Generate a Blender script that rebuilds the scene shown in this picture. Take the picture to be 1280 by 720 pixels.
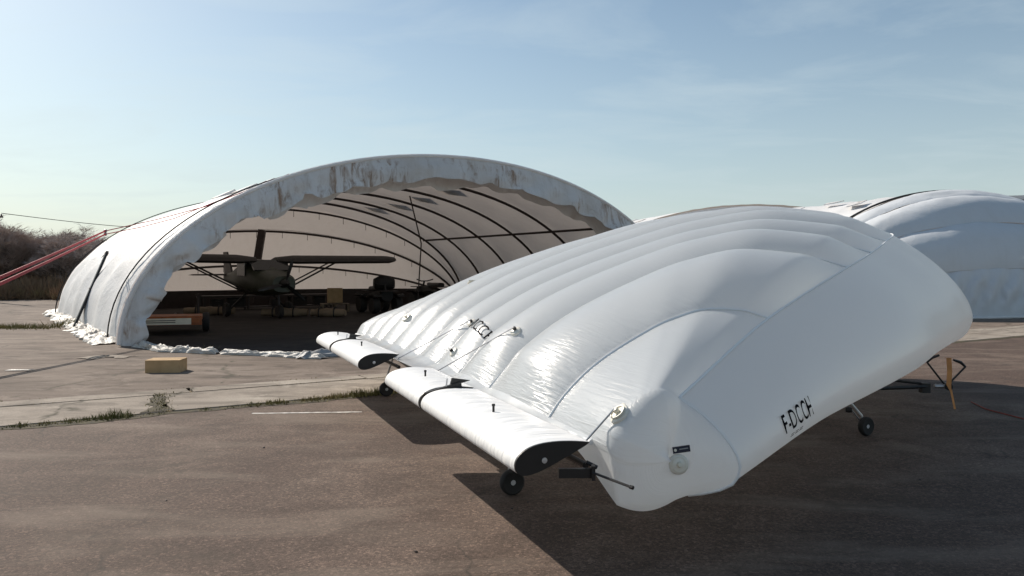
import bpy, bmesh, math, random
import numpy as np
from mathutils import Vector, Matrix, noise as mnoise

random.seed(7); np.random.seed(7)
for o in list(bpy.data.objects): bpy.data.objects.remove(o)
scene = bpy.context.scene
COL = scene.collection

# ------------------------------------------------------------------ camera
cam_d = bpy.data.cameras.new('camera'); cam = bpy.data.objects.new('camera', cam_d); COL.objects.link(cam)
cam.location = (0, 0, 1.7); cam.rotation_euler = (math.radians(90), 0, 0)
cam_d.sensor_width = 36; cam_d.lens = 36 * 950 / 1280; cam_d.shift_y = -20 / 1280
cam_d.clip_start = 0.05; cam_d.clip_end = 3000
scene.camera = cam

# ------------------------------------------------------------------ sky, sun, exposure
SUN_EL = math.radians(38)
SUN_TRAVEL = Vector((0.75, -0.66, 0)).normalized()             # horizontal direction the shadows fall
to_sun = Vector((-SUN_TRAVEL.x * math.cos(SUN_EL), -SUN_TRAVEL.y * math.cos(SUN_EL), math.sin(SUN_EL)))
world = bpy.data.worlds.new('World'); scene.world = world; world.use_nodes = True
wn, wl = world.node_tree.nodes, world.node_tree.links
wn.clear()
w_out = wn.new('ShaderNodeOutputWorld'); w_bg = wn.new('ShaderNodeBackground'); w_sky = wn.new('ShaderNodeTexSky')
w_sky.sky_type = 'NISHITA'; w_sky.sun_disc = False; w_sky.sun_elevation = SUN_EL
w_sky.sun_rotation = math.atan2(to_sun.x, to_sun.y)
w_sky.air_density = 1.0; w_sky.dust_density = 0.75; w_sky.ozone_density = 0.7; w_sky.altitude = 50
w_bg.inputs['Strength'].default_value = 0.092
# thin high cloud: planar-projected stretched noise mixed over the sky colour
tc = wn.new('ShaderNodeTexCoord'); sep = wn.new('ShaderNodeSeparateXYZ'); wl.new(tc.outputs['Generated'], sep.inputs[0])
def wmath(op, a, b=None, clamp=False):
    n = wn.new('ShaderNodeMath'); n.operation = op; n.use_clamp = clamp
    for i, v in enumerate((a, b)):
        if v is None: continue
        if isinstance(v, (int, float)): n.inputs[i].default_value = v
        else: wl.new(v, n.inputs[i])
    return n.outputs[0]
zc_ = wmath('ADD', wmath('MAXIMUM', sep.outputs[2], 0.0), 0.12)
comb = wn.new('ShaderNodeCombineXYZ')
wl.new(wmath('DIVIDE', sep.outputs[0], zc_), comb.inputs[0]); wl.new(wmath('MULTIPLY', wmath('DIVIDE', sep.outputs[1], zc_), 1.9), comb.inputs[1])
cn = wn.new('ShaderNodeTexNoise'); cn.inputs['Scale'].default_value = 1.1; cn.inputs['Detail'].default_value = 9; cn.inputs['Roughness'].default_value = 0.58; cn.inputs['Distortion'].default_value = 0.5
wl.new(comb.outputs[0], cn.inputs['Vector'])
cr = wn.new('ShaderNodeValToRGB'); cr.color_ramp.elements[0].position = 0.46; cr.color_ramp.elements[1].position = 0.80
wl.new(cn.outputs['Fac'], cr.inputs[0])
cmix = wn.new('ShaderNodeMix'); cmix.data_type = 'RGBA'
wl.new(wmath('MULTIPLY', cr.outputs[0], 0.4), cmix.inputs['Factor'])
wl.new(w_sky.outputs[0], cmix.inputs['A']); cmix.inputs['B'].default_value = (6.4, 7.1, 7.8, 1)
hz = wmath('MULTIPLY', wmath('POWER', wmath('SUBTRACT', 1.0, wmath('MULTIPLY', wmath('MAXIMUM', sep.outputs[2], 0.0), 2.2), True), 2.0), 0.80)
hmix = wn.new('ShaderNodeMix'); hmix.data_type = 'RGBA'; wl.new(hz, hmix.inputs['Factor']); wl.new(cmix.outputs['Result'], hmix.inputs['A']); hmix.inputs['B'].default_value = (4.7, 5.3, 6.1, 1)
tint = wn.new('ShaderNodeMix'); tint.data_type = 'RGBA'; tint.blend_type = 'MULTIPLY'; tint.inputs['Factor'].default_value = 1.0
wl.new(hmix.outputs['Result'], tint.inputs['A']); tint.inputs['B'].default_value = (0.90, 0.92, 0.85, 1)       # hazy, slightly grey air
wl.new(tint.outputs['Result'], w_bg.inputs['Color']); wl.new(w_bg.outputs[0], w_out.inputs['Surface'])

sun_d = bpy.data.lights.new('sun', 'SUN'); sun = bpy.data.objects.new('sun', sun_d); COL.objects.link(sun)
sun_d.energy = 4.0; sun_d.angle = math.radians(0.55); sun_d.color = (1.0, 0.91, 0.80)
sun.rotation_euler = to_sun.to_track_quat('Z', 'Y').to_euler(); sun.location = (-20, 10, 30)

scene.view_settings.view_transform = 'Standard'; scene.view_settings.look = 'None'
scene.view_settings.exposure = 0.48; scene.view_settings.gamma = 1.0; scene.view_settings.use_curve_mapping = False
scene.cycles.max_bounces = 8; scene.cycles.transparent_max_bounces = 8

# ------------------------------------------------------------------ helpers
def link(o, parent=None):
    COL.objects.link(o)
    if parent is not None: o.parent = parent
    return o
def tag(o, label=None, cat=None, group=None, kind=None):
    if label: o['label'] = label
    if cat: o['category'] = cat
    if group: o['group'] = group
    if kind: o['kind'] = kind
    return o
def empty(name, loc=(0, 0, 0), rz=0, **k):
    o = link(bpy.data.objects.new(name, None)); o.location = loc; o.rotation_euler = (0, 0, rz); o.empty_display_size = .3
    return tag(o, **k)
def mesh(name, verts, faces, mat=None, parent=None, smooth=False, uv=None):
    m = bpy.data.meshes.new(name); m.from_pydata([tuple(map(float, v)) for v in verts], [], [tuple(map(int, f)) for f in faces]); m.validate(); m.update()
    if mat is not None: m.materials.append(mat)
    if smooth: m.polygons.foreach_set('use_smooth', [True] * len(m.polygons))
    return link(bpy.data.objects.new(name, m), parent)
class MB:
    """collects shapes for one mesh object"""
    def __init__(s): s.v = []; s.f = []
    def add(s, v, f):
        n = len(s.v); s.v += [tuple(p) for p in v]; s.f += [tuple(i + n for i in q) for q in f]; return s
    def box(s, c, d, rot=None, taper=1.0):
        x, y, z = [q / 2 for q in d]; c = Vector(c)
        P = [Vector((sx * x * (taper if sz > 0 else 1), sy * y * (taper if sz > 0 else 1), sz * z)) for sz in (-1, 1) for sx, sy in ((-1, -1), (1, -1), (1, 1), (-1, 1))]
        if rot is not None: P = [rot @ p for p in P]
        return s.add([c + p for p in P], [(3, 2, 1, 0), (4, 5, 6, 7), (0, 1, 5, 4), (1, 2, 6, 5), (2, 3, 7, 6), (3, 0, 4, 7)])
    def tube(s, pts, r, n=8, flat=None):
        pts = [Vector(p) for p in pts]; rr = r if isinstance(r, (list, tuple)) else [r] * len(pts)
        V = []; up = None
        for i, p in enumerate(pts):
            t = (pts[min(i + 1, len(pts) - 1)] - pts[max(i - 1, 0)]).normalized()
            if up is None: up = Vector((0, 0, 1)) if abs(t.z) < .9 else Vector((1, 0, 0))
            a = t.cross(up)
            if a.length < 1e-5: a = t.orthogonal()
            a.normalize(); b = a.cross(t).normalized(); up = b
            for k in range(n):
                an = 2 * math.pi * k / n
                V.append(p + a * (math.cos(an) * rr[i] * (flat or 1)) + b * (math.sin(an) * rr[i]))
        F = [(i * n + k, i * n + (k + 1) % n, (i + 1) * n + (k + 1) % n, (i + 1) * n + k) for i in range(len(pts) - 1) for k in range(n)]
        F += [tuple(range(n - 1, -1, -1)), tuple((len(pts) - 1) * n + k for k in range(n))]
        return s.add(V, F)
    def lathe(s, prof, origin, axis, n=24):
        origin = Vector(origin); ax = Vector(axis).normalized(); a = ax.orthogonal().normalized(); b = ax.cross(a)
        V = [origin + ax * h + (a * math.cos(2 * math.pi * k / n) + b * math.sin(2 * math.pi * k / n)) * r for r, h in prof for k in range(n)]
        m = len(prof)
        F = [(i * n + k, i * n + (k + 1) % n, (i + 1) * n + (k + 1) % n, (i + 1) * n + k) for i in range(m - 1) for k in range(n)]
        if prof[0][0] > 1e-6: F.append(tuple(range(n - 1, -1, -1)))
        if prof[-1][0] > 1e-6: F.append(tuple((m - 1) * n + k for k in range(n)))
        return s.add(V, F)
    def loft(s, secs, close=True, cap=True):
        n = len(secs[0]); V = [p for q in secs for p in q]; F = []
        for i in range(len(secs) - 1):
            for k in range(n if close else n - 1):
                F.append((i * n + k, i * n + (k + 1) % n, (i + 1) * n + (k + 1) % n, (i + 1) * n + k))
        if cap: F += [tuple(range(n - 1, -1, -1)), tuple((len(secs) - 1) * n + k for k in range(n))]
        return s.add(V, F)
    def build(s, name, mat, parent=None, smooth=False, bevel=0, auto=None):
        o = mesh(name, s.v, s.f, mat, parent, smooth)
        bm = bmesh.new(); bm.from_mesh(o.data); bmesh.ops.recalc_face_normals(bm, faces=bm.faces); bm.to_mesh(o.data); bm.free()
        if smooth and auto is None: auto = 40
        if smooth and auto:
            for e in ():
                pass
            o.data.set_sharp_from_angle(angle=math.radians(auto))
        if bevel:
            b = o.modifiers.new('bevel', 'BEVEL'); b.width = bevel; b.segments = 2; b.limit_method = 'ANGLE'; b.angle_limit = math.radians(40)
        return o
def fbm(x, y, z=0.0, o=4):
    return mnoise.fractal(Vector((x, y, z)), 1.0, 2.0, o)
def copy_tree(o, parent=None):
    c = o.copy(); link(c, parent)
    for ch in list(o.children):
        k = copy_tree(ch, c)
    return c

# ------------------------------------------------------------------ materials
class NT:
    def __init__(s, name):
        s.m = bpy.data.materials.new(name); s.m.use_nodes = True; s.n = s.m.node_tree.nodes; s.l = s.m.node_tree.links
        s.b = s.n['Principled BSDF']; s.out = s.n['Material Output']
        s.tc = s.n.new('ShaderNodeTexCoord')
    def set(s, **k):
        for a, v in k.items(): s.b.inputs[a.replace('_', ' ')].default_value = v
    def mapping(s, src='Object', scale=(1, 1, 1), rot=(0, 0, 0)):
        mp = s.n.new('ShaderNodeMapping'); mp.inputs['Scale'].default_value = scale; mp.inputs['Rotation'].default_value = rot
        s.l.new(s.tc.outputs[src] if isinstance(src, str) else src, mp.inputs['Vector']); return mp.outputs[0]
    def noise(s, scale, detail=4, rough=.55, dist=0, vec=None, w=None):
        n = s.n.new('ShaderNodeTexNoise'); n.inputs['Scale'].default_value = scale; n.inputs['Detail'].default_value = detail
        n.inputs['Roughness'].default_value = rough; n.inputs['Distortion'].default_value = dist
        s.l.new(vec if vec is not None else s.tc.outputs['Object'], n.inputs['Vector']); return n.outputs['Fac']
    def warped(s, amp=.25, scale=1.2):
        n = s.n.new('ShaderNodeTexNoise'); n.inputs['Scale'].default_value = scale; n.inputs['Detail'].default_value = 6
        s.l.new(s.tc.outputs['Object'], n.inputs['Vector']); return s.mix(amp, s.tc.outputs['Object'], n.outputs['Color'], 'ADD')
    def voronoi(s, scale, vec=None, feature='F1', out='Distance'):
        n = s.n.new('ShaderNodeTexVoronoi'); n.inputs['Scale'].default_value = scale; n.feature = feature
        s.l.new(vec if vec is not None else s.tc.outputs['Object'], n.inputs['Vector']); return n.outputs[out]
    def ramp(s, f, stops, interp='LINEAR'):
        r = s.n.new('ShaderNodeValToRGB'); e = r.color_ramp.elements; r.color_ramp.interpolation = interp
        while len(e) < len(stops): e.new(.5)
        for i, (p, c) in enumerate(stops):
            e[i].position = p; e[i].color = (c, c, c, 1) if isinstance(c, (int, float)) else (*c, 1)
        s.l.new(f, r.inputs[0]); return r.outputs[0]
    def mix(s, f, a, b, mode='MIX'):
        n = s.n.new('ShaderNodeMix'); n.data_type = 'RGBA'; n.blend_type = mode
        for k, v in (('Factor', f), ('A', a), ('B', b)):
            if isinstance(v, (int, float)) and k == 'Factor': n.inputs[k].default_value = v
            elif isinstance(v, (tuple, list)): n.inputs[k].default_value = (*v, 1) if len(v) == 3 else v
            elif isinstance(v, (int, float)): n.inputs[k].default_value = (v, v, v, 1)
            else: s.l.new(v, n.inputs[k])
        return n.outputs['Result']
    def math(s, op, a, b=None, clamp=False):
        n = s.n.new('ShaderNodeMath'); n.operation = op; n.use_clamp = clamp
        for i, v in enumerate((a, b)):
            if v is None: continue
            if isinstance(v, (int, float)): n.inputs[i].default_value = v
            else: s.l.new(v, n.inputs[i])
        return n.outputs[0]
    def attr(s, name):
        a = s.n.new('ShaderNodeAttribute'); a.attribute_name = name; return a.outputs['Fac']
    def color(s, c):
        if isinstance(c, (tuple, list)): s.b.inputs['Base Color'].default_value = (*c, 1)
        else: s.l.new(c, s.b.inputs['Base Color'])
    def bump(s, h, strength=.3, dist=.01, prev=None):
        b = s.n.new('ShaderNodeBump'); b.inputs['Strength'].default_value = strength; b.inputs['Distance'].default_value = dist
        s.l.new(h, b.inputs['Height'])
        if prev is not None: s.l.new(prev, b.inputs['Normal'])
        s.l.new(b.outputs[0], s.b.inputs['Normal']); return b.outputs[0]
    def translucent(s, fac, col):
        t = s.n.new('ShaderNodeBsdfTranslucent'); mx = s.n.new('ShaderNodeMixShader')
        if isinstance(col, (tuple, list)): t.inputs['Color'].default_value = (*col, 1)
        else: s.l.new(col, t.inputs['Color'])
        if isinstance(fac, (int, float)): mx.inputs[0].default_value = fac
        else: s.l.new(fac, mx.inputs[0])
        s.l.new(s.b.outputs[0], mx.inputs[1]); s.l.new(t.outputs[0], mx.inputs[2]); s.l.new(mx.outputs[0], s.out.inputs['Surface'])

def simple(name, col, rough=.6, metal=0.0, var=.25, scale=6, bump=0):
    t = NT(name); t.set(Roughness=rough, Metallic=metal)
    f = t.noise(scale, 5)
    d = tuple(c * (1 - var) for c in col); b = tuple(min(1, c * (1 + var)) for c in col)
    t.color(t.ramp(f, [(.3, d), (.7, b)]))
    if bump: t.bump(t.noise(scale * 8, 4), .4, bump)
    return t.m
M = {}
M['black'] = simple('black_metal', (.012, .011, .011), .45)
M['dark'] = simple('dark_rubber', (.016, .014, .013), .75)
M['steel'] = simple('steel', (.45, .45, .46), .35, .9)
M['alu'] = simple('brushed_aluminium', (.6, .6, .6), .4, .6)
M['hub'] = simple('pale_plastic_hub', (.5, .5, .5), .5)
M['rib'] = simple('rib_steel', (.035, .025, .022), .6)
M['orange'] = simple('orange_paint', (.30, .085, .02), .5)
M['tape'] = simple('orange_webbing', (.62, .27, .09), .7)
M['red'] = simple('red_webbing', (.42, .016, .03), .6, var=.15)
M['red_cord'] = simple('red_cord', (.3, .06, .04), .7)
M['wood'] = simple('pale_wood', (.19, .14, .09), .75, scale=3)
M['olive'] = simple('olive_paint', (.05, .055, .036), .5)
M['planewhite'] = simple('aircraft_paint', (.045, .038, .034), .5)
M['glass_dark'] = simple('tinted_plexiglass', (.03, .03, .03), .1)
M['letter'] = simple('black_lettering', (.006, .006, .008), .9, var=.1); M['letter'].node_tree.nodes['Principled BSDF'].inputs['Specular IOR Level'].default_value = .1
M['navy'] = simple('navy_label', (.01, .012, .03), .45, var=.1)
M['cream'] = simple('cream_patch', (.74, .70, .58), .4, var=.08)
M['white_line'] = simple('worn_white_paint', (.55, .52, .48), .7, var=.35, scale=14)

# asphalt
t = NT('asphalt'); v = t.tc.outputs['Object']
big = t.noise(.32, 6, .6, .6); mid = t.noise(1.6, 6, .62, .3)
base = t.ramp(big, [(.3, (.066, .042, .032)), (.5, (.108, .074, .057)), (.7, (.158, .116, .091))])
base = t.mix(t.ramp(mid, [(.43, 0), (.60, .75)]), base, (.074, .050, .038))
agg = t.voronoi(62, out='Color'); sepc = t.n.new('ShaderNodeSeparateColor'); t.l.new(agg, sepc.inputs[0])
base = t.mix(.55, base, t.ramp(sepc.outputs[0], [(0, .35), (.55, .95), (.85, 1.3), (1, 2.3)]), 'MULTIPLY')
fine = t.noise(110, 4, .8)
base = t.mix(.78, base, t.ramp(fine, [(.32, .25), (.68, 1.75)]), 'MULTIPLY')
streak = t.noise(1, 5, .6, .5, vec=t.mapping('Object', (.5, 1.6, 1), (0, 0, -.55)))
base = t.mix(t.ramp(streak, [(.5, 0), (.72, .6)]), base, (.20, .158, .125))
moss = t.math('MULTIPLY', t.ramp(t.noise(.55, 4), [(.55, 0), (.66, 1)]), t.ramp(t.noise(5, 6, .7), [(.45, 0), (.6, .8)]))
base = t.mix(moss, base, (.062, .046, .034))
crk = t.math('MULTIPLY', t.ramp(t.voronoi(.42, vec=t.warped(.9, 1.3), feature='DISTANCE_TO_EDGE'), [(0, 1), (.007, 0)]), t.ramp(t.noise(.8, 3), [(.48, 0), (.56, .7)]))
base = t.mix(crk, base, (.04, .032, .026))
t.color(base); t.set(Roughness=.86, Specular_IOR_Level=.3)
t.bump(t.math('ADD', sepc.outputs[0], fine), .55, .004)
M['asphalt'] = t.m

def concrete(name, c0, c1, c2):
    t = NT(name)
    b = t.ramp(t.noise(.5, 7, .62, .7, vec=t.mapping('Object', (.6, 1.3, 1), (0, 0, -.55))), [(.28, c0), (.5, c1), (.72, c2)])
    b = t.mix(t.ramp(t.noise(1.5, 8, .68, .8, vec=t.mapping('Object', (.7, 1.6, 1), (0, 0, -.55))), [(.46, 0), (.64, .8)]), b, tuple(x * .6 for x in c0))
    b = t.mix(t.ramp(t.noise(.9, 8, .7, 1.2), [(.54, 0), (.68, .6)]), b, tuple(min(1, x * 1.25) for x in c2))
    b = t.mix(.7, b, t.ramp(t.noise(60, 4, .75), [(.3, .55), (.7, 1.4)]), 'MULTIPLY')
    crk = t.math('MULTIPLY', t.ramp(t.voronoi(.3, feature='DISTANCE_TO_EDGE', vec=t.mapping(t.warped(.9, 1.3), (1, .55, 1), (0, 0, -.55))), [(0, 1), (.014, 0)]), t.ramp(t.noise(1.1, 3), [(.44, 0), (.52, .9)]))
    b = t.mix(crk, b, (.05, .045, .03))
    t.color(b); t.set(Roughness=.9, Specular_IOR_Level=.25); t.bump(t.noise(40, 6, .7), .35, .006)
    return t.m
M['apron'] = concrete('worn_apron', (.112, .084, .066), (.166, .130, .105), (.230, .187, .155))
M['slab'] = concrete('pale_concrete', (.19, .16, .13), (.28, .24, .20), (.37, .33, .28))
M['floor'] = concrete('shade_dark_floor', (.020, .015, .013), (.032, .025, .022), (.05, .04, .034))  # near-black concrete colour stands in for indoor shade
t = NT('dry_field'); t.color(t.ramp(t.noise(.8, 6, .7), [(.3, (.07, .05, .025)), (.5, (.15, .11, .05)), (.7, (.2, .16, .08))])); t.set(Roughness=.95)
M['field'] = t.m

def fabric(name, base=(.80, .80, .80), tr=.15, trc=(.84, .75, .69), rough=.55, rust=0.0, dirt=.25, wrinkle=.5):
    t = NT(name)
    d = t.noise(.55, 6, .62, .5)
    c = t.mix(t.ramp(d, [(.42, 0), (.75, dirt)]), base, tuple(x * y for x, y in zip(base, (.66, .62, .57))))
    strk = t.noise(1, 5, .65, .2, vec=t.mapping('Object', (3.2, 3.2, .25)))
    c = t.mix(t.ramp(strk, [(.5, 0), (.72, dirt)]), c, tuple(x * y for x, y in zip(base, (.72, .69, .64))))
    if rust:
        r = t.math('MULTIPLY', t.ramp(t.noise(.7, 4, .6, .8), [(.44, 0), (.56, 1)]), t.ramp(t.noise(1, 7, .72, .6, vec=t.mapping('Object', (5, 5, 1.2))), [(.48, 0), (.63, rust * .9)]))
        c = t.mix(r, c, (.23, .12, .05))
    t.color(c); t.set(Roughness=rough)
    w = t.math('ADD', t.noise(2.2, 5, .55, 1.2), t.math('MULTIPLY', t.noise(9, 4, .5, 1.5), .35))
    t.bump(w, wrinkle, .05)
    t.translucent(tr, trc); return t.m
M['cover'] = fabric('hangar_cover')
M['lip'] = fabric('stained_hangar_flap', (.74, .74, .74), .16, rust=1.0, dirt=.6, wrinkle=.7)
M['tarp'] = fabric('crumpled_tarp', (.56, .54, .50), .10, dirt=.7, wrinkle=.9)
M['greytarp'] = fabric('grey_tarp', (.30, .31, .32), .05, dirt=.5, wrinkle=.9)
M['shelter'] = fabric('shelter_cover', (.67, .70, .73), .12, (.64, .69, .74), dirt=.15, wrinkle=.25)

# glossy inflated film
t = NT('inflated_film')
pk = t.attr('pucker'); uvx = t.mapping('UV', (3.5, 34, 1)); uvw = t.mapping('UV', (1.2, 1.6, 1))
puck = t.math('MULTIPLY', t.noise(1, 3, .5, .8, vec=uvx), pk)
soft = t.noise(1, 4, .5, .6, vec=uvw)
t.color(t.mix(t.ramp(t.noise(.7, 5), [(.4, 0), (.8, .18)]), (.69, .72, .74), (.61, .63, .63)))
t.set(Roughness=.30, Specular_IOR_Level=.6, Coat_Weight=.3, Coat_Roughness=.14)
b1 = t.bump(t.math('ADD', t.math('MULTIPLY', puck, 1.0), t.math('MULTIPLY', soft, .35)), .55, .035)
t.translucent(.44, (.93, .94, .94)); M['film'] = t.m
t = NT('flap_film'); t.color((.80, .80, .79)); t.set(Roughness=.4)
t.bump(t.noise(1, 3, .5, .8, vec=t.mapping(t.mapping('Object', rot=(0, 0, -.374)), (2.2, 9, 2.2))), .45, .035); M['flap'] = t.m
t = NT('clear_valve_film'); t.color((.80, .76, .66)); t.set(Roughness=.25); t.bump(t.noise(1, 2, .5, 0, vec=t.mapping('UV', (60, 2, 1))), .5, .01); M['valve'] = t.m
t = NT('seam_tape'); t.color((.85, .86, .86)); t.set(Roughness=.4); M['seam'] = t.m
t = NT('grass_blade'); oi = t.n.new('ShaderNodeObjectInfo')
t.color(t.ramp(t.noise(1.3, 4), [(.3, (.10, .10, .025)), (.5, (.19, .16, .05)), (.7, (.28, .22, .09))])); t.set(Roughness=.8); M['grass'] = t.m
t = NT('bark'); t.color(t.ramp(t.noise(5, 5), [(.3, (.10, .075, .06)), (.7, (.2, .155, .13))])); t.set(Roughness=.9); M['bark'] = t.m
t = NT('bare_twigs'); t.color(t.ramp(t.noise(.5, 4), [(.3, (.32, .25, .22)), (.7, (.46, .38, .34))])); t.set(Roughness=.9); M['twig'] = t.m
t = NT('brown_bramble'); t.color(t.ramp(t.noise(.8, 4), [(.3, (.17, .10, .06)), (.55, (.26, .17, .10)), (.75, (.26, .22, .10))])); t.set(Roughness=.9); M['bramble'] = t.m
t = NT('corrugated_cardboard'); t.color(t.ramp(t.noise(6, 5), [(.3, (.42, .27, .13)), (.7, (.54, .36, .19))])); t.set(Roughness=.85); M['card'] = t.m
M['packtape'] = simple('brown_packing_tape', (.40, .30, .18), .3)
t = NT('mossy_soil'); t.color(t.ramp(t.noise(9, 6, .7), [(.35, (.016, .012, .007)), (.5, (.045, .034, .014)), (.68, (.085, .07, .025))])); t.set(Roughness=.95); M['soil'] = t.m
# ------------------------------------------------------------------ inflatable wing: surface grid
WH = 4.16; TM = np.array([-.96, 8.12]); TD = np.array([-.36, .933]); CD = np.array([.93, .365])
def ip(x, xs, ys):
    xs = np.array(xs, float); ys = np.array(ys, float); h = np.diff(xs); d = np.diff(ys) / h
    m = np.zeros(len(xs)); m[0] = d[0]; m[-1] = d[-1]
    for i in range(1, len(xs) - 1): m[i] = 0 if d[i - 1] * d[i] <= 0 else 2 * d[i - 1] * d[i] / (d[i - 1] + d[i])
    x = np.clip(x, xs[0], xs[-1]); i = np.clip(np.searchsorted(xs, x) - 1, 0, len(xs) - 2); t = (x - xs[i]) / h[i]
    return (2 * t**3 - 3 * t * t + 1) * ys[i] + (t**3 - 2 * t * t + t) * h[i] * m[i] + (-2 * t**3 + 3 * t * t) * ys[i + 1] + (t**3 - t * t) * h[i] * m[i + 1]
SS = [-1, -.8, -.5, -.285, -.1, .08, .25, .45, .7, .9, 1]
CC = [.46, 1.80, 3.82, 5.08, 6.15, 7.05, 7.3, 6.3, 4.1, 2.0, .9]
ZC = [1.0, 1.43, 1.87, 2.07, 2.27, 2.44, 2.52, 2.33, 1.75, 1.20, .98]
ZBS = [.41, .53, .57, .58, .57, .52, .56, .55, .52, .46, .42]
PX = [0, .04, .1, .2, .37, .53, .71, .85, 1]; PY = [0, .14, .30, .5, .735, .905, 1, .985, .89]
ZT = .72
SEAMS = [-1.0, -.8, -.5, -.285, -.1, .08, .25, .42, .58, .72, .86, 1.0]
NU, NN, NB = 64, 30, 22
NV = NU + NN + NB
def w_section(s):
    C = ip(s, SS, CC); zc = ip(s, SS, ZC); ZB = ip(s, SS, ZBS)
    L = lambda q: TM + TD * WH * q + CD * ip(q, SS, CC)
    tg = L(min(s + .06, 1)) - L(max(s - .06, -1)); tg /= np.linalg.norm(tg)
    nr = np.array([tg[1], -tg[0]]) + CD * .4; nr /= np.linalg.norm(nr)
    T = TM + TD * WH * s; P = T + CD * C; out = []
    tt = (np.arange(NU + 1) / NU) ** 1.3
    zz = ZT + (zc - ZT) * ip(tt, PX, PY)
    for k in range(NU + 1): out.append((*(T + CD * C * tt[k]), zz[k]))
    zcr = zz[-1]; n = max(.60 * (zcr - ZB), .34)
    vv = (1 - np.cos(np.pi * np.arange(NN + 1) / NN)) / 2
    gg = ip(vv, [0, .15, .3, .45, .57, .67, .8, .92, 1], [0, .37, .65, .855, .96, 1, .93, .62, .08])
    for k in range(1, NN + 1):
        q = P + nr * n * gg[k]; out.append((*q, zcr - (zcr - ZB) * vv[k]))
    q0 = np.array(out[-1])[:2]
    for k in range(1, NB + 1):
        t = 1 - (1 - k / NB) ** 1.5
        z = ZB - .05 * math.sin(math.pi * min(t / .9, 1)) if t < .9 else ZB + (ZT - .03 - ZB) * ((t - .9) / .1) ** .8
        out.append((*(q0 * (1 - t) + T * t), z))
    return np.array(out)
def w_grid():
    sv = sorted(set([round(x, 5) for x in np.linspace(-1, 1, 331)] + SEAMS))
    rows = [w_section(s) for s in sv]; ss = list(sv)
    def tip(sec, sign):
        res = []
        ch = (sec[:, :2] - sec[0, :2]) @ CD; ch = np.clip(ch / ch.max(), 0, 1)[:, None]
        cen = sec.mean(0); cen[2] = (sec[:, 2].max() + sec[:, 2].min()) / 2 - .02
        for k in range(1, 15):
            f = k / 14 * math.pi / 2; sc = max(0.0, math.cos(f)) ** .8; q = cen + (sec - cen) * sc
            q[:, :2] += TD * sign * .15 * math.sin(f) * (1 - .6 * ch)
            ring = q[:-1].copy()
            for it in range(k * 5): ring = .5 * ring + .25 * (np.roll(ring, 1, 0) + np.roll(ring, -1, 0))
            q = np.vstack([ring, ring[-1:] * .5 + ring[:1] * .5])
            res.append(q)
        return res
    tn = tip(rows[0], -1); tf = tip(rows[-1], 1)
    G = np.array(tn[::-1] + rows + tf); ss = [-1 - .1 * k / 14 for k in range(14, 0, -1)] + ss + [1 + .1 * k / 14 for k in range(1, 15)]
    ss = np.array(ss)
    du = np.gradient(G, axis=0); dv = np.gradient(G, axis=1)
    N = np.cross(dv, du); N /= np.linalg.norm(N, axis=2, keepdims=True) + 1e-9
    if N[len(ss) // 2, 30, 2] < 0: N = -N
    pk = np.zeros(G.shape[:2])
    for i, s in enumerate(ss):
        if s < -1 or s > 1:
            pk[i, :] = .3
            if s < -1:
                f = (-1 - s) / .1 * math.pi / 2
                for k in range(NU + 1):
                    tau = (k / NU) ** 1.3
                    G[i, k] += N[i, k] * .05 * .2 * WH * max(0.0, math.cos(f)) ** 1.2 * min(1, .35 + tau * 9) * (1 if tau < .7 else (1 - tau) / .3)
            continue
        j = min(max(np.searchsorted(SEAMS, s, side='right') - 1, 0), len(SEAMS) - 2)
        t = (s - SEAMS[j]) / (SEAMS[j + 1] - SEAMS[j]); w = (SEAMS[j + 1] - SEAMS[j]) * WH
        A = w * ((.185 if j > 1 else .14) if j > 0 else .05)
        bul = max(0, 1 - (2 * t - 1) ** 2) ** .88
        edge = min(t, 1 - t) * w
        if j == 0: bul = 1 - t * t; edge = (1 - t) * w
        for k in range(NV + 1):
            tau = (k / NU) ** 1.3 if k <= NU else None
            if tau is not None:
                fade = min(1, .35 + tau * 9) * (1 if tau < .88 else max(.0, (1 - tau) / .12) ** .7)
                fl = min(1, .7 + .9 * (1 - tau))
                if j == 0: fade = min(1, .35 + tau * 9) * (1 if tau < .7 else (1 - tau) / .3); fl = 1
                G[i, k] += N[i, k] * A * bul * fade * fl
                pk[i, k] = math.exp(-edge / (.16 if j == 1 else .07)) * (1.0 if tau < .6 else max(0, (1 - tau) / .4)) * (1 if j == 1 else .7) + .6 * math.exp(-tau * ip(s, SS, CC) / .22) + .04
                if j > 6: pk[i, k] *= .6
            elif k <= NU + NN: pk[i, k] = .05
            else:
                G[i, k] += np.array([0, 0, -1]) * A * bul * .5 * math.sin(math.pi * (k - NU - NN) / NB)
    return ss, G, N, pk
# ------------------------------------------------------------------ ground, apron, slabs
E1 = Vector((.85, .527, 0)); N1 = Vector((-.527, .85, 0)); B0 = Vector((-5.55, 8.24, 0))     # joint line between asphalt and apron
def gp(a, n, z=0): p = B0 + E1 * a + N1 * n; return Vector((p.x, p.y, z))
def sheet(name, pts, mat):
    o = mesh(name, pts, [tuple(range(len(pts)))], mat); return tag(o, kind='structure')
sheet('ground', [(-900, -300, -.03), (900, -300, -.03), (900, 1500, -.03), (-900, 1500, -.03)], M['field'])
sheet('asphalt_taxiway', [gp(-90, -60, 0), gp(90, -60, 0), gp(90, .02, 0), gp(-90, .02, 0)], M['asphalt'])
sheet('apron', [gp(-60, 2.0, .004), gp(70, 2.0, .004), gp(70, 5.2, .004), gp(24, 7.4, .004), gp(20, 60, .004), gp(-60, 60, .004)], M['apron'])
strip = empty('concrete_strip', B0, kind='structure')
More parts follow.
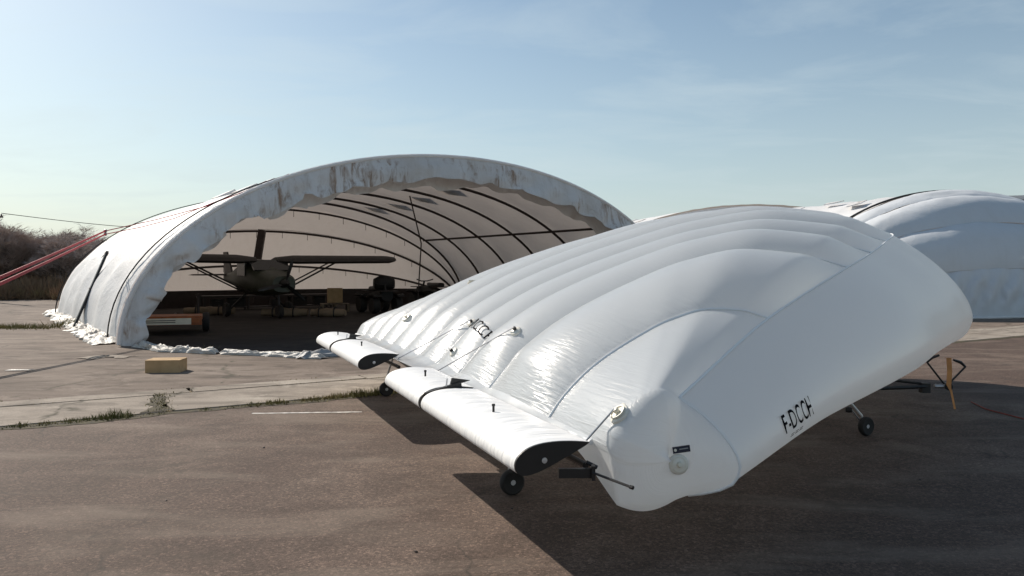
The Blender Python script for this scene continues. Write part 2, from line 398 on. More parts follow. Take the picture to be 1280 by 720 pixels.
def slab(a0, a1, n0, n1, z, name='slab'):
    ps = [gp(a0, n0, z) - B0, gp(a1, n0, z) - B0, gp(a1, n1, z) - B0, gp(a0, n1, z) - B0]
    ps = [p + Vector((random.uniform(-.012, .012), random.uniform(-.012, .012), random.uniform(-.003, .003))) for p in ps]
    return MB().add(ps + [Vector((p.x, p.y, -.08)) for p in ps], [(0, 1, 2, 3), (0, 4, 5, 1), (1, 5, 6, 2), (2, 6, 7, 3), (3, 7, 4, 0)]).build(name, M['slab'], strip, bevel=.006)
a = -22.9
while a < 42:
    L = 4.1
    slab(a + .04, a + L - .04, .10, 1.48, .014); a += L
a = -21.2
while a < 42:
    slab(a + .02, a + 2.6 - .02, 1.55, 1.98, .011, 'gutter_slab'); a += 2.6
V = []; F = []
for i in range(601):
    a_ = -30 + i * .1; wl_ = .05 + .14 * max(0, .4 + fbm(a_ * .7, 1.1, 0, 3)) + .05 * fbm(a_ * 5, 2.2, 0, 2)
    V += [gp(a_, -wl_, .004), gp(a_, .13, .004)]
    if i: F.append((2 * i - 2, 2 * i, 2 * i + 1, 2 * i - 1))
tag(mesh('joint_soil', V, F, M['soil']), kind='structure')
V = []; F = []
for i in range(41):
    n_ = .12 + i * .034; wl_ = .025 + .15 * max(0, .25 + fbm(n_ * 2.4, 5.5, 0, 3)) * (1.4 - n_ * .6)
    V += [gp(1.66 - wl_ + n_ * .12 - .1, n_, .019), gp(1.66 + wl_ + n_ * .12 - .1, n_, .019)]
    if i: F.append((2 * i - 2, 2 * i, 2 * i + 1, 2 * i - 1))
tag(mesh('joint_moss', V, F, M['soil']), kind='structure')
# painted line on the asphalt
def lerp(p, q, t): return p + (q - p) * t
def wobbly_line(p, q, w, mat, n=24):
    p, q = Vector(p), Vector(q); d = (q - p).normalized(); s = Vector((-d.y, d.x, 0)); V = []; F = []
    for i in range(n + 1):
        c = lerp(p, q, i / n); k = w / 2 * (.7 + .5 * random.random())
        V += [c - s * k, c + s * k * (.7 + .5 * random.random())]
        if i: F.append((2 * i - 2, 2 * i, 2 * i + 1, 2 * i - 1))
    return V, F
V, F = wobbly_line((-3.12, 9.12, .004), (-1.82, 9.22, .004), .055, None)
tag(mesh('painted_line', V, F, M['white_line']), 'short worn white line painted on the asphalt', 'line', kind='structure')

# ------------------------------------------------------------------ fabric hangars
AX = Vector((-.583, .812, 0)); LT = Vector((.812, .583, 0))
class Hangar:
    def __init__(s, foot, a, H, L, ax=AX, lt=LT):
        s.foot = Vector(foot); s.a = a; s.H = H; s.L = L; s.ax = ax; s.lt = lt; s.fwd = -ax
    def pt(s, sp, th, ph, off=0.0, sag=0.0):
        """sp along the axis, th clamshell tilt, ph arch angle from left foot; off outwards"""
        a = s.a + off; H = (s.H + off) * (1 - sag)
        z = H * math.sin(ph); lat = s.a - a * math.cos(ph)
        sgn = 1 if sp >= s.L / 2 else -1
        tl = (s.ax if sgn > 0 else s.fwd) * (z * math.sin(th))
        return s.foot + s.ax * sp + tl + s.lt * lat + Vector((0, 0, z * math.cos(th)))
def arch_angles(n, lo=0.0, hi=math.pi): return [lo + (hi - lo) * i / n for i in range(n + 1)]

def make_cover(hg, root, stations, ribs, nph=96, sag=.012, wr=.05, mat=None, name='cover'):
    """stations: list of (sp, th); lightly sagging skin between ribs"""
    V = []; F = []; rows = []
    for i in range(len(stations) - 1):
        (s0, t0), (s1, t1) = stations[i], stations[i + 1]
        for k in range(8 if i < len(stations) - 2 else 9):
            rows.append((s0 + (s1 - s0) * k / 8, t0 + (t1 - t0) * k / 8, math.sin(math.pi * k / 8)))
    ph = arch_angles(nph)
    for (sp, th, b) in rows:
        for p in ph:
            q = hg.pt(sp, th, p, .05 - .09 * b * sag / .012)
            n = fbm(q.x * .9, q.y * .9, q.z * .9, 4)
            out = (q - (hg.foot + hg.ax * sp + hg.lt * hg.a)); out.normalize()
            q = q + out * n * wr * min(1, math.sin(p) * 5 + .3)
            if q.z < .03: q.z = .02 + abs(n) * .03
            V.append(q)
    m = len(ph)
    F = [(i * m + k, i * m + k + 1, (i + 1) * m + k + 1, (i + 1) * m + k) for i in range(len(rows) - 1) for k in range(m - 1)]
    return mesh(name, [v - root.location for v in V], F, mat, root, True)
def rib_tube(hg, root, sp, th, r=.05, off=-.05, name='rib', mat=None, lo=0, hi=math.pi):
    pts = [hg.pt(sp, th, p, off) - root.location for p in arch_angles(48, lo, hi)]
    return MB().tube(pts, r, 6).build(name, mat or M['rib'], root, True)

H1 = Hangar((-9.05, 17.55, 0), 9.2, 5.02, 14.4)
h1 = empty('fabric_hangar', H1.foot, label='large open white fabric hangar with rust-stained flap and dark arched ribs', cat='hangar')
R = math.radians
make_cover(H1, h1, [(-.35, 0), (1.3, 0), (4.1, 0), (6.8, 0), (9.5, 0), (12.2, 0), (14.4, 0), (14.4, R(20)), (14.4, R(42)), (14.4, R(66)), (14.4, R(90))], None, mat=M['cover'])
for sp, th in [(0, 0), (1.3, 0), (4.1, 0), (6.8, 0), (9.5, 0), (12.2, 0), (14.4, 0), (14.4, R(20)), (14.4, R(42)), (14.4, R(66))]:
    rib_tube(H1, h1, sp, th, .055 if sp else .07)
# longitudinal purlins
for ph in (R(42), R(138)):
    pts = [H1.pt(.2 + 14.2 * i / 12, 0, ph, -.1) - h1.location for i in range(13)]
    MB().tube(pts, .05, 6).build('purlin', M['rib'], h1, True)
# wire hooks along the ribs
for sp, th in [(14.4, R(20)), (14.4, R(42)), (14.4, R(66))]:
    for i in range(10):
        p = H1.pt(sp, th, R(70 + i * 8), -.1) - h1.location
        MB().tube([p, p + Vector((0, 0, -.28))], .012, 4).build('hook', M['rib'], h1)
# bracing cable and heavy end strut
pA = H1.pt(7.6, 0, R(105), -.1) - h1.location
MB().tube([pA, pA + Vector((.45, .1, -1.9)), pA + Vector((.3, .1, -4.4))], .028, 5).build('bracing_cable', M['rib'], h1, True)
pB = H1.pt(14.4, R(42), R(88), -.15) - h1.location
MB().box(pB + Vector((-.18, -.2, -1.1)), (.34, .2, 2.5), Matrix.Rotation(R(9), 3, 'Y')).build('end_strut', M['rib'], h1)
MB().box(pB + Vector((-.5, -.2, -2.7)), (.3, .2, 1.4), Matrix.Rotation(R(7), 3, 'Y')).build('end_strut', M['rib'], h1)
# rope seam lying in the groove outside the cover near the front and the back
for sp, th in ((1.25, 0), (14.6, R(0)), (14.4, R(42))):
    pts = [H1.pt(sp, th, p, .10) - h1.location for p in arch_angles(60, .02, math.pi - .02)]
    MB().tube([q + Vector((0, 0, .01)) for q in pts], .018, 5).build('edge_rope', M['dark'], h1, True)

def make_lip(hg, root, sp, l0, mat, seed=0, name='front_flap', depth=.16, back=0.0):
    """flap turned down from the front arch, hanging towards the inside, rippled and uneven"""
    ph = arch_angles(260, .0, math.pi); n = 16; V = []; F = []
    for i, p in enumerate(ph):
        rim = hg.pt(sp, 0, p, .06); 
        inw = (hg.foot + AX * sp + LT * (hg.a - math.cos(p) * hg.a * .25) - rim); inw = Vector((inw.x, inw.y, inw.z)); inw.normalize()
        dn = (inw * .75 + Vector((0, 0, -1)) * .55 * math.sin(p)).normalized()
        if rim.z < 1.2: dn = (inw + Vector((0, 0, .0))).normalized(); dn.z = min(dn.z, .12) 
        ln = l0 * (.98 + .20 * fbm(p * 2.3 + seed, 1.3, 0, 2) + .10 * fbm(p * 9 + seed, 4.2, 0, 2) + .16 * abs(math.sin(p * 17 + 2 * fbm(p * 4, seed))) - .08)
        if p < 1.0: ln *= (.62 + .38 * p)
        if p < 1.0: ln *= 1.0 + .09 * math.copysign(1, math.sin(p * 19 + seed)) * min(1, p * 4)
        for k in range(n + 1):
            t = k / n
            rip = fbm(p * 9 + seed, t * .8, 2.0, 2) * (.20 + .25 * max(0, 1 - p * 1.6)) * t + .022 * math.sin(p * 60 + 5 * fbm(p * 5, 0)) * t + fbm(p * 22, t * 1.6, seed, 2) * .035 * t
            bow = math.sin(t * math.pi * .5)
            q = rim + dn * ln * t - AX * (depth * bow + rip + .03) + AX * back
            q.z = max(q.z, .02 + .03 * abs(rip)); V.append(q - root.location)
    m = n + 1
    F = [(i * m + k, (i + 1) * m + k, (i + 1) * m + k + 1, i * m + k + 1) for i in range(len(ph) - 1) for k in range(n)]
    return mesh(name, V, F, mat, root, True)
make_lip(H1, h1, -.36, .74, M['lip'], 3.7)
make_lip(H1, h1, .02, .88, M['cover'], 9.1, 'inner_flap', depth=-.05, back=.25)
# the roll of hem along the front arch
pts = [H1.pt(-.38, 0, p, .07) - h1.location for p in arch_angles(80, .01, math.pi - .01)]
MB().tube(pts, .055, 8).build('front_hem', M['cover'], h1, True)
# cloth patches sewn on the roof, opaque from inside
for sp, pd in ((13.4, 112), (11.0, 112), (8.3, 110), (5.5, 108), (2.8, 106)):
    for off in (0,):
        c = [H1.pt(sp + ds, 0, R(pd + dp), .13) - h1.location for ds, dp in ((-.5, 0), (0, 4.5), (.5, 1), (0, -4))]
        MB().add(c + [q + Vector((0, 0, .05)) for q in c], [(0, 1, 2, 3), (4, 5, 6, 7), (0, 1, 5, 4), (1, 2, 6, 5), (2, 3, 7, 6), (3, 0, 4, 7)]).build('roof_patch', M['greytarp'], h1)
for sp, pd in ((3.2, 66), (5.2, 62), (7.0, 62), (8.6, 60), (1.9, 74)):
    c = [H1.pt(sp + ds, 0, R(pd + dp), .1 + ho) - h1.location for ds, dp, ho in ((-.35, -2, 0), (.4, -2, .0), (.4, 2.4, .10), (-.35, 2.8, .12))]
    d_ = [H1.pt(sp + ds, 0, R(pd + dp), .08) - h1.location for ds, dp in ((-.35, -2.2), (.4, -2.2), (.4, 3), (-.35, 3))]
    MB().add(c + d_, [(0, 1, 2, 3), (4, 5, 6, 7), (2, 3, 7, 6), (0, 3, 7, 4), (1, 2, 6, 5)]).build('roof_vent', M['cover'], h1)

# floor sheet coloured dark for the hangar's shade, out to its shadow edge
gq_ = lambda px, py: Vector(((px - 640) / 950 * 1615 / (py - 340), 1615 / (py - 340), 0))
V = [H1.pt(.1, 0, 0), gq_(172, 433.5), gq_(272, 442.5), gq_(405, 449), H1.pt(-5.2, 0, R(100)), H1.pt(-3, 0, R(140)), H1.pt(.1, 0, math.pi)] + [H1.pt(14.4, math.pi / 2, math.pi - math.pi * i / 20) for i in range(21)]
sheet('hangar_shade_floor', [Vector((p.x, p.y, .008)) for p in V], M['floor'])
# dark opaque skirt inside the rounded rear wall
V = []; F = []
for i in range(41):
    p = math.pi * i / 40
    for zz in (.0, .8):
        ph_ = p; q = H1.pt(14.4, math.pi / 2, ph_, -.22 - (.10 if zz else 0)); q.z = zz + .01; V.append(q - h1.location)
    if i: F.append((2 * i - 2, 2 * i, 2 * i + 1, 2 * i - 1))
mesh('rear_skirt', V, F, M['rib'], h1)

# closed clamshell hangar on the right
H2 = Hangar((10.88, 29.78, 0), 9.2, 5.12, 33.0, Vector((-.35, .937, 0)), Vector((.937, .35, 0)))
H2.fwd = Vector((-.1, -.96, 0))
h2 = empty('clamshell_hangar', H2.foot, label='closed white clamshell hangar behind the inflatable wing at right', cat='hangar')
make_cover(H2, h2, [(0, 0), (2.2, 0), (5, 0), (8, 0), (11, 0), (14, 0), (18, 0), (22, 0), (27, 0), (33, 0)], None, mat=M['cover'])
make_cover(H2, h2, [(33, 0), (33, R(30)), (33, R(60)), (33, R(90))], None, mat=M['cover'], name='rear_cover')
for sp in (.05, 5, 11, 18, 27, 33): rib_tube(H2, h2, sp, 0, .05)
pts = [H2.pt(.0, 0, p, .1) - h2.location for p in arch_angles(60, .02, math.pi - .02)]
MB().tube(pts, .045, 6).build('edge_rope', M['dark'], h2, True)
def clam_panel(t0, t1, bulge, mat, pleat=0):
    V = []; F = []; ph = arch_angles(220); n = 14
    for k in range(n + 1):
        for p in ph:
            u = k / n; th = t0 + (t1 - t0) * u
            off = bulge * math.sin(math.pi * u) ** .8
            if pleat: off += pleat * (math.sin(p * 62 + u * 7 + 2 * fbm(p * 6, u * 2)) + .6 * fbm(p * 60, u * 3)) * math.sin(math.pi * min(u * 1.2, 1) * .9 + .2) 
            off += fbm(p * 4, u * 2, t0) * .05
            q = H2.pt(-.05, th, p, off); q.z = max(q.z, .02); V.append(q - h2.location)
    m = len(ph)
    F = [(i * m + k, i * m + k + 1, (i + 1) * m + k + 1, (i + 1) * m + k) for i in range(n) for k in range(m - 1)]
    mesh('clamshell_panel', V, F, mat, h2, True)
for t0, t1, bu, pl in ((0, 20, .10, 0), (20, 45, .22, 0), (45, 69, .22, 0), (69, 90, .05, .11)):
    clam_panel(R(t0), R(t1), bu, M['shelter'], pl)
for th in (20, 45, 69): rib_tube(H2, h2, -.05, R(th), .03, -.14)
V = [H2.pt(-.05, math.pi / 2, p, .05) for p in arch_angles(80)]
MB().tube([Vector((p.x, p.y, .05)) - h2.location for p in V], .05, 6).build('ground_hem', M['cover'], h2, True)
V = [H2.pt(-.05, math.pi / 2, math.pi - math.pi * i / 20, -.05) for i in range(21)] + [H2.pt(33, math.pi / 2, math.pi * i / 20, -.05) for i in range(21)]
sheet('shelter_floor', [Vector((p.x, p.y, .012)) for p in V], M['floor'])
for sp, pd in ((1.6, 62), (4.2, 70), (5.4, 62), (9.5, 66)):
    c = [H2.pt(sp + ds, 0, R(pd + dp), .12) - h2.location for ds, dp in ((-.35, 0), (0, 5), (.4, 1), (0, -3))]
    MB().add(c + [q + Vector((0, 0, .04)) for q in c], [(0, 1, 2, 3), (4, 5, 6, 7), (0, 1, 5, 4), (1, 2, 6, 5), (2, 3, 7, 6), (3, 0, 4, 7)]).build('roof_patch', M['lip'], h2)

# distant big hangar whose roof shows between the open hangar and the wing
H3 = Hangar((20 - 15.6, 60 - 3.5, 0), 16.0, 7.0, 20.0, Vector((-.218, .976, 0)), Vector((.976, .218, 0)))
h3 = empty('vaulted_hangar', H3.foot, label='distant white vaulted hangar roof showing just above the wing', cat='hangar')
make_cover(H3, h3, [(0, 0), (5, 0), (10, 0), (15, 0), (20, 0)], None, mat=M['cover'])
for sp in (.05, 5, 10, 15, 20): rib_tube(H3, h3, sp + .1, 0, .06, -.3)
for sp in (0.1, 19.9):
    c_ = [H3.pt(sp, 0, p, -.08) - h3.location for p in arch_angles(40)]
    mesh('end_wall', c_, [tuple(range(len(c_)))], M['cover'], h3)
for sp, pd in ((2, 52), (6, 56), (9, 48)):
    c = [H3.pt(sp + ds, 0, R(pd + dp), .14) - h3.location for ds, dp in ((-.6, 0), (0, 3), (.6, .6), (0, -2))]
    MB().add(c + [q + Vector((0, 0, .05)) for q in c], [(0, 1, 2, 3), (4, 5, 6, 7), (0, 1, 5, 4), (1, 2, 6, 5), (2, 3, 7, 6), (3, 0, 4, 7)]).build('roof_patch', M['lip'], h3)
# low building whose roof edge shows behind the clamshell hangar
bl = empty('metal_shed', (36, 50, 0), label='pale metal shed with shallow roof rising behind the clamshell hangar', cat='shed')
M['sheet'] = simple('pale_sheet_metal', (.52, .47, .42), .5, .1)
MB().box((0, 0, 2.82), (22, 12, 5.64)).build('wall', M['sheet'], bl)
rb = MB().add([(-12, -7, 5.62), (12, -7, 6.3), (12, 7, 6.5), (-12, 7, 5.8), (-12, -7, 5.9), (12, -7, 6.6), (12, 7, 6.8), (-12, 7, 6.1)],
  [(3, 2, 1, 0), (4, 5, 6, 7), (0, 1, 5, 4), (1, 2, 6, 5), (2, 3, 7, 6), (3, 0, 4, 7)]).build('roof', M['cover'], bl)
MB().box((0, -7.06, 5.9), (24, .1, .18), Matrix.Rotation(-math.atan2(.68, 24), 3, 'Y')).build('gutter', M['rib'], rb)
for i in range(8): MB().tube([(-9.5 + i * 2.7, -6.08, 0), (-9.5 + i * 2.7, -6.08, 5.5)], .09, 6).build('wall_post', M['sheet'], bl)
# ------------------------------------------------------------------ inflatable wing: meshes
ss, G, GN, PK = w_grid()
w = empty('inflatable_wing', (1.2, 7.4, 0), label='big inflated silver-white wing with chordwise lobes standing on small wheels', cat='inflatable wing')
W0 = np.array([1.2, 7.4, 0.0])
ni, nv = G.shape[:2]
dvv = np.gradient(G, axis=1); duu = np.gradient(G, axis=0)
NF = np.cross(dvv, duu); NF /= np.linalg.norm(NF, axis=2, keepdims=True) + 1e-9
if NF[ni // 2, 30, 2] < 0: NF = -NF
F = [(i * nv + k, i * nv + k + 1, (i + 1) * nv + k + 1, (i + 1) * nv + k) for i in range(ni - 1) for k in range(nv - 1)]
# close the trailing edge and both tips
F += [(i * nv + nv - 1, i * nv, (i + 1) * nv, (i + 1) * nv + nv - 1) for i in range(ni - 1)]
env = mesh('envelope', (G - W0).reshape(-1, 3), F, M['film'], w, True)
bm = bmesh.new(); bm.from_mesh(env.data); bmesh.ops.recalc_face_normals(bm, faces=bm.faces); bm.to_mesh(env.data); bm.free()
at = env.data.attributes.new('pucker', 'FLOAT', 'POINT'); at.data.foreach_set('value', PK.reshape(-1).astype(np.float32))
uv = env.data.uv_layers.new(name='UVMap')
arc = np.concatenate([np.zeros((ni, 1)), np.cumsum(np.linalg.norm(np.diff(G, axis=1), axis=2), axis=1)], axis=1)
vi = np.zeros(len(env.data.loops), dtype=np.int32); env.data.loops.foreach_get('vertex_index', vi)
UVv = np.stack([np.repeat(ss * WH, nv), arc.reshape(-1)], axis=1)
uv.data.foreach_set('uv', UVv[vi].reshape(-1).astype(np.float32))

def S(s, k):
    """surface point and outward normal at span s and (fractional) section index k"""
    fi = float(np.interp(s, ss, np.arange(ni))); i = int(min(fi, ni - 2)); a = fi - i; j = int(min(max(k, 0), nv - 2)); b = k - j
    def bl(A): return (A[i, j] * (1 - a) + A[i + 1, j] * a) * (1 - b) + (A[i, j + 1] * (1 - a) + A[i + 1, j + 1] * a) * b
    n = bl(NF); return Vector(bl(G) - W0), Vector(n / (np.linalg.norm(n) + 1e-9))
# welded seam tapes
for s in SEAMS[1:-1]:
    pts = [S(s, k)[0] + S(s, k)[1] * .004 for k in range(1, NU + 1)]
    MB().tube(pts, .010, 5).build('seam', M['seam'], w, True)
pts = [S(-1.0, k)[0] + S(-1.0, k)[1] * .004 for k in range(NU + NN - 2, NU, -2)] + [S(s, NU)[0] + S(s, NU)[1] * .004 for s in np.linspace(-1, .98, 120)]
MB().tube(pts, .009, 5).build('nose_seam', M['seam'], w, True)
MB().tube([S(s, 0)[0] + Vector((-.01, 0, -.012)) for s in np.linspace(-.96, 1.0, 60)], .016, 6).build('trailing_edge_tape', M['seam'], w, True)

def disc_on(s, k, r, name, mat, parent, lift=.006, dome=.0, n=28, inner=0.0, rings=6):
    """round patch that follows the film"""
    c, nr = S(s, k); c2, _ = S(s + .004, k); tu = (c2 - c); tu = (tu - nr * tu.dot(nr)).normalized(); tv = nr.cross(tu)
    V = []; F = []
    eps_s = .004; du = (S(s + eps_s, k)[0] - S(s - eps_s, k)[0]).length / (2 * eps_s); dk = (S(s, k + .5)[0] - S(s, k - .5)[0]).length
    flat = s < -1
    def P(rr, a, h):
        x, y = rr * math.cos(a), rr * math.sin(a)
        if flat: return c + (tu * x + tv * y) + nr * (h + .008)
        sgn = 1 if (S(s, k + .5)[0] - S(s, k - .5)[0]).dot(tv) > 0 else -1
        p_, n_ = S(s + x / du, k + sgn * y / dk); return p_ + n_ * h
    for q in range(rings + 1):
        rr = inner + (r - inner) * q / rings
        for i in range(n):
            V.append(P(rr, 2 * math.pi * i / n, lift + dome * (1 - (rr / r) ** 2)))
    for q in range(rings):
        F += [(q * n + i, q * n + (i + 1) % n, (q + 1) * n + (i + 1) % n, (q + 1) * n + i) for i in range(n)]
    if inner == 0: pass
    # skirt so that the patch has thickness
    b = len(V)
    for i in range(n):
        V.append(P(r * 1.01, 2 * math.pi * i / n, -.02))
    F += [(rings * n + i, rings * n + (i + 1) % n, b + (i + 1) % n, b + i) for i in range(n)]
    return mesh(name, V, F, mat, parent, True), c, nr
valves = []
for s, k, r in ((-1.0, 20, .062), (-1.09, 87, .056), (-.448, 11, .05), (-.079, 9, .05), (.467, 7, .07), (.382, 16, .06), (-.206, 4, .05), (-.30, 26, .035)):
    vp, c, nr = disc_on(s, k, r, 'valve_patch', M['valve'], w, .012, .012)
    MB().lathe([(.014, .0), (.018, .012), (.013, .028), (0, .030)], c + nr * .022, nr, 12).build('valve_cap', M['cream'] if r > .055 else M['black'], vp, True)
    if r > .055: MB().lathe([(r * .60, .004), (r * .66, .010), (r * .74, .010), (r * .80, .004)], c + nr * .018, nr, 24).build('valve_ring', M['cream'], vp, True)
    valves.append((c, nr))
# small navy label with a pale logo dot above the near valve
c, nr = S(-1.086, 74); up = Vector((0, 0, 1)); sd = up.cross(nr).normalized(); up = nr.cross(sd).normalized()
lc = c + up * .005 + nr * .016
rot = Matrix((sd, up, nr)).transposed()
lb = MB().box(lc, (.098, .036, .008), rot @ Matrix.Rotation(R(7), 3, 'Z')).build('label', M['navy'], w)
MB().lathe([(.008, 0), (.008, .003), (0, .0031)], lc - sd * .036 + nr * .0042 - up * .004, nr, 12).build('logo_mark', M['cream'], lb)
MB().box(lc + sd * .012 + nr * .0055 + up * .004, (.05, .006, .002), rot @ Matrix.Rotation(R(7), 3, 'Z')).build('logo_line', M['greytarp'], lb)

def text_mesh(body, height, xs=.8):
    cu = bpy.data.curves.new('lettering', 'FONT'); cu.body = body; cu.size = 1.0; cu.resolution_u = 4; cu.offset = .008; cu.space_character = 1.12
    ob = link(bpy.data.objects.new('lettering', cu)); bpy.context.view_layer.update()
    dg = bpy.context.evaluated_depsgraph_get(); me = bpy.data.meshes.new_from_object(ob.evaluated_get(dg)); bpy.data.objects.remove(ob)
    V = [v.co.copy() for v in me.vertices]; F = [tuple(p.vertices) for p in me.polygons]; bpy.data.meshes.remove(me)
    hh = max(v.y for v in V); sc = height / hh
    return [(v.x * sc * xs, v.y * sc) for v in V], F
def text_on(body, height, xs, s0, k0, dir_s, dir_k, lu=None, name='registration_lettering', lift=.006, mat=None):
    """lettering wrapped on the film: x runs along the span, y across it"""
    T, F = text_mesh(body, height, xs)
    e = .004; lu = lu or (S(s0 + e, k0)[0] - S(s0 - e, k0)[0]).length / (2 * e); lv = (S(s0, k0 + .5)[0] - S(s0, k0 - .5)[0]).length
    V = []
    for x, y in T:
        p, n = S(s0 + dir_s * x / lu, k0 + dir_k * y / lv); V.append(p + n * lift)
    o = mesh(name, V, F, mat or M['letter'], w); return o
text_on('F-DCCH', .10, .84, -.922, 82.2, 1, -1, lift=.012)
text_on('F-DCCH', .125, .95, -.13, 8.0, -1, 1, WH, lift=.02)

# control flaps along the trailing edge: rounded nose outwards, sharp tail towards the film
def flap_axis(k): return Vector((.04 - 1.17 * k, 4.10 + 2.85 * k, .64 + .05 * min(k, 1))) - Vector(W0)
CDv = Vector((CD[0], CD[1], 0)).normalized(); TDv = Vector((TD[0], TD[1], 0)).normalized()
def airfoil(n=20, chord=.46, th=.070):
    up = []; lo = []
    for i in range(n + 1):
        x = (i / n) ** 1.7
        y = 5 * .2 * th / .2 * .5 * (.2969 * math.sqrt(x) - .126 * x - .3516 * x * x + .2843 * x**3 - .1015 * x**4) * 4.4
        up.append((x * chord, y * 1.15)); lo.append((x * chord, -y * .95 + .02 * math.sin(math.pi * x)))
    return up + lo[::-1][1:-1]
AF = airfoil()
def flap_section(k, grow=1.0, billow=0.0):
    o = flap_axis(k); res = []
    for x, y in AF:
        tilt = .24
        px = x * math.cos(tilt) - y * math.sin(tilt); pz = x * math.sin(tilt) + y * math.cos(tilt)
        if y > 0: pz += billow * math.sin(math.pi * min(1, x / .46)) 
        res.append(o + CDv * (px - .03) * grow + Vector((0, 0, pz * grow)))
    return res
def make_flap(k0, k1, holes=((.35, .5),)):
    nsec = 40; secs = []
    for i in range(nsec + 1):
        k = k0 + (k1 - k0) * i / nsec
        secs.append(flap_section(k, 1.0, .006 * math.sin(i * 1.7) + .012 * math.sin(math.pi * i / nsec)))
    fl = MB().loft(secs).build('control_flap', M['flap'], w, True, auto=50)
    d = (flap_axis(k0) - flap_axis(k1)).normalized()
    # dark end rib, set into the open end
    sec = [p + d * .004 for p in flap_section(k0, 1.0)]
    MB().loft([sec, [p + d * .012 for p in sec]]).build('end_rib', M['black'], fl)
    pc = flap_axis(k0) + CDv * .14 + Vector((0, 0, .035)) + d * .014
    MB().lathe([(.016, 0), (.016, .006), (.0, .007)], pc, d, 14).build('pivot_bolt', M['alu'], fl, True)
    km = k0 + (k1 - k0) * .45
    pc = flap_axis(km) + CDv * .17 + Vector((0, 0, .145))
    MB().lathe([(.008, -.03), (.008, .03), (.011, .031), (.011, .045), (0, .046)], pc, (0, 0, 1), 10).build('attachment_pin', M['black'], fl, True)
    return fl
for k0, k1 in ((0.0, .605), (.63, 1.0), (1.42, 2.01), (2.05, 2.44)):
    make_flap(k0, k1)
for kk in (.617, 2.03):
    p = flap_axis(kk) + CDv * .16 + Vector((0, 0, .10))
    MB().box(p, (.30, .028, .07), Matrix.Rotation(math.atan2(CDv.y, CDv.x), 3, 'Z') @ Matrix.Rotation(-.24, 3, 'Y')).build('hinge_bracket', M['black'], w)
    MB().tube([p + Vector((.02, 0, .03)), p + Vector((.03, 0, .10))], .007, 6).build('hinge_pin', M['alu'], w)
    MB().add([p + CDv * .05 + Vector((0, 0, .03)), p + CDv * .22 + Vector((0, 0, .075)), p + CDv * .07 + Vector((0, 0, .10)), p + CDv * .05 + TDv * .02 + Vector((0, 0, .03)), p + CDv * .22 + TDv * .02 + Vector((0, 0, .075)), p + CDv * .07 + TDv * .02 + Vector((0, 0, .10))], [(0, 1, 2), (3, 5, 4), (0, 3, 4, 1), (1, 4, 5, 2), (2, 5, 3, 0)]).build('control_horn', M['black'], w)
# hinge beam behind the flaps, outrigger and push rods
tail = lambda k: flap_axis(k) + CDv * .40 + Vector((0, 0, .05))
MB().tube([tail(-.0) + Vector((0, 0, -.07)), tail(1.0) + Vector((0, 0, -.07))], .02, 8).build('hinge_beam', M['black'], w, True)
MB().tube([tail(1.40) + Vector((0, 0, -.07)), tail(2.44) + Vector((0, 0, -.07))], .02, 8).build('hinge_beam', M['black'], w, True)
Wv = Vector(W0)
# fabric gap seal between the flap tails and the film
def gap_seal(k0, k1):
    V = []; F = []
    for i in range(31):
        k = k0 + (k1 - k0) * i / 30; p = flap_axis(k) + CDv * .37 + Vector((0, 0, .06))
        pw = np.array(p) + W0; s_ = float(((pw[:2] - TM) @ TD) / (TD @ TD) / WH); q = S(max(-1.02, min(1.02, s_)), 1.5)[0]
        for u in (0, .33, .66, 1): V.append(p.lerp(q, u) + Vector((0, 0, -.02 * math.sin(math.pi * u) + .008 * math.sin(i * 2.1) * math.sin(math.pi * u))))
        if i: F += [(4 * i - 4 + c, 4 * i - 3 + c, 4 * i + 1 + c, 4 * i + c) for c in range(3)]
    mesh('gap_seal', V, F, M['film'], w, True)
gap_seal(.04, 1.0); gap_seal(1.0, 1.42); gap_seal(1.42, 2.44)
MB().box(Vector((.35, 4.16, .60)) - Wv, (.20, .03, .05), Matrix.Rotation(.2, 3, 'Z') @ Matrix.Rotation(.05, 3, 'Y')).build('outrigger_arm', M['black'], w)
MB().box(Vector((.445, 4.17, .60)) - Wv, (.02, .05, .08)).build('bracket', M['black'], w)
MB().tube([Vector((.44, 4.15, .605)) - Wv, Vector((.625, 3.97, .575)) - Wv], .007, 6).build('push_rod', M['black'], w)
MB().lathe([(.011, -.01), (.011, .01)], Vector((.625, 3.97, .575)) - Wv, (1, -1, -.1), 8).build('rod_end', M['black'], w)
MB().tube([Vector((.41, 4.2, .65)) - Wv, Vector((.47, 4.2, .62)) - Wv], .012, 6).build('bracket', M['black'], w)
for p, v in ((tail(0.02), valves[0]), (tail(.98), valves[2]), (tail(1.41), valves[3])):
    MB().tube([p + Vector((0, 0, .02)), v[0] + v[1] * .05], .006, 6).build('stay_rod', M['steel'], w)

# wheels on sprung legs
def wheel(pos, ax, top, strut=None, r=.098):
    p = Vector(pos) - Wv; a = Vector(ax).normalized()
    lg = MB().tube([p + a * .05, p + a * .05 + Vector((0, 0, .10)), Vector(top) - Wv], [.011, .012, .014], 8).build('wheel_leg', M['alu'], w, True)
    if strut: MB().tube([p + a * .05 + Vector((0, 0, .02)), Vector(strut) - Wv], .008, 6).build('drag_strut', M['steel'], lg, True)
    MB().tube([p - a * .01, p + a * .065], .008, 8).build('axle', M['steel'], lg, True)
    ty = MB().lathe([(r * .55, -.026), (r * .86, -.032), (r * .98, -.02), (r, 0), (r * .98, .02), (r * .86, .032), (r * .55, .026)], p, a, 28).build('tyre', M['dark'], w, True)
    MB().lathe([(0, -.027), (r * .2, -.027), (r * .25, -.018), (r * .5, -.02), (r * .57, -.026), (r * .57, .026), (r * .5, .02), (r * .25, .018), (r * .2, .027), (0, .027)], p, a, 24).build('rim', M['hub'], ty, True)
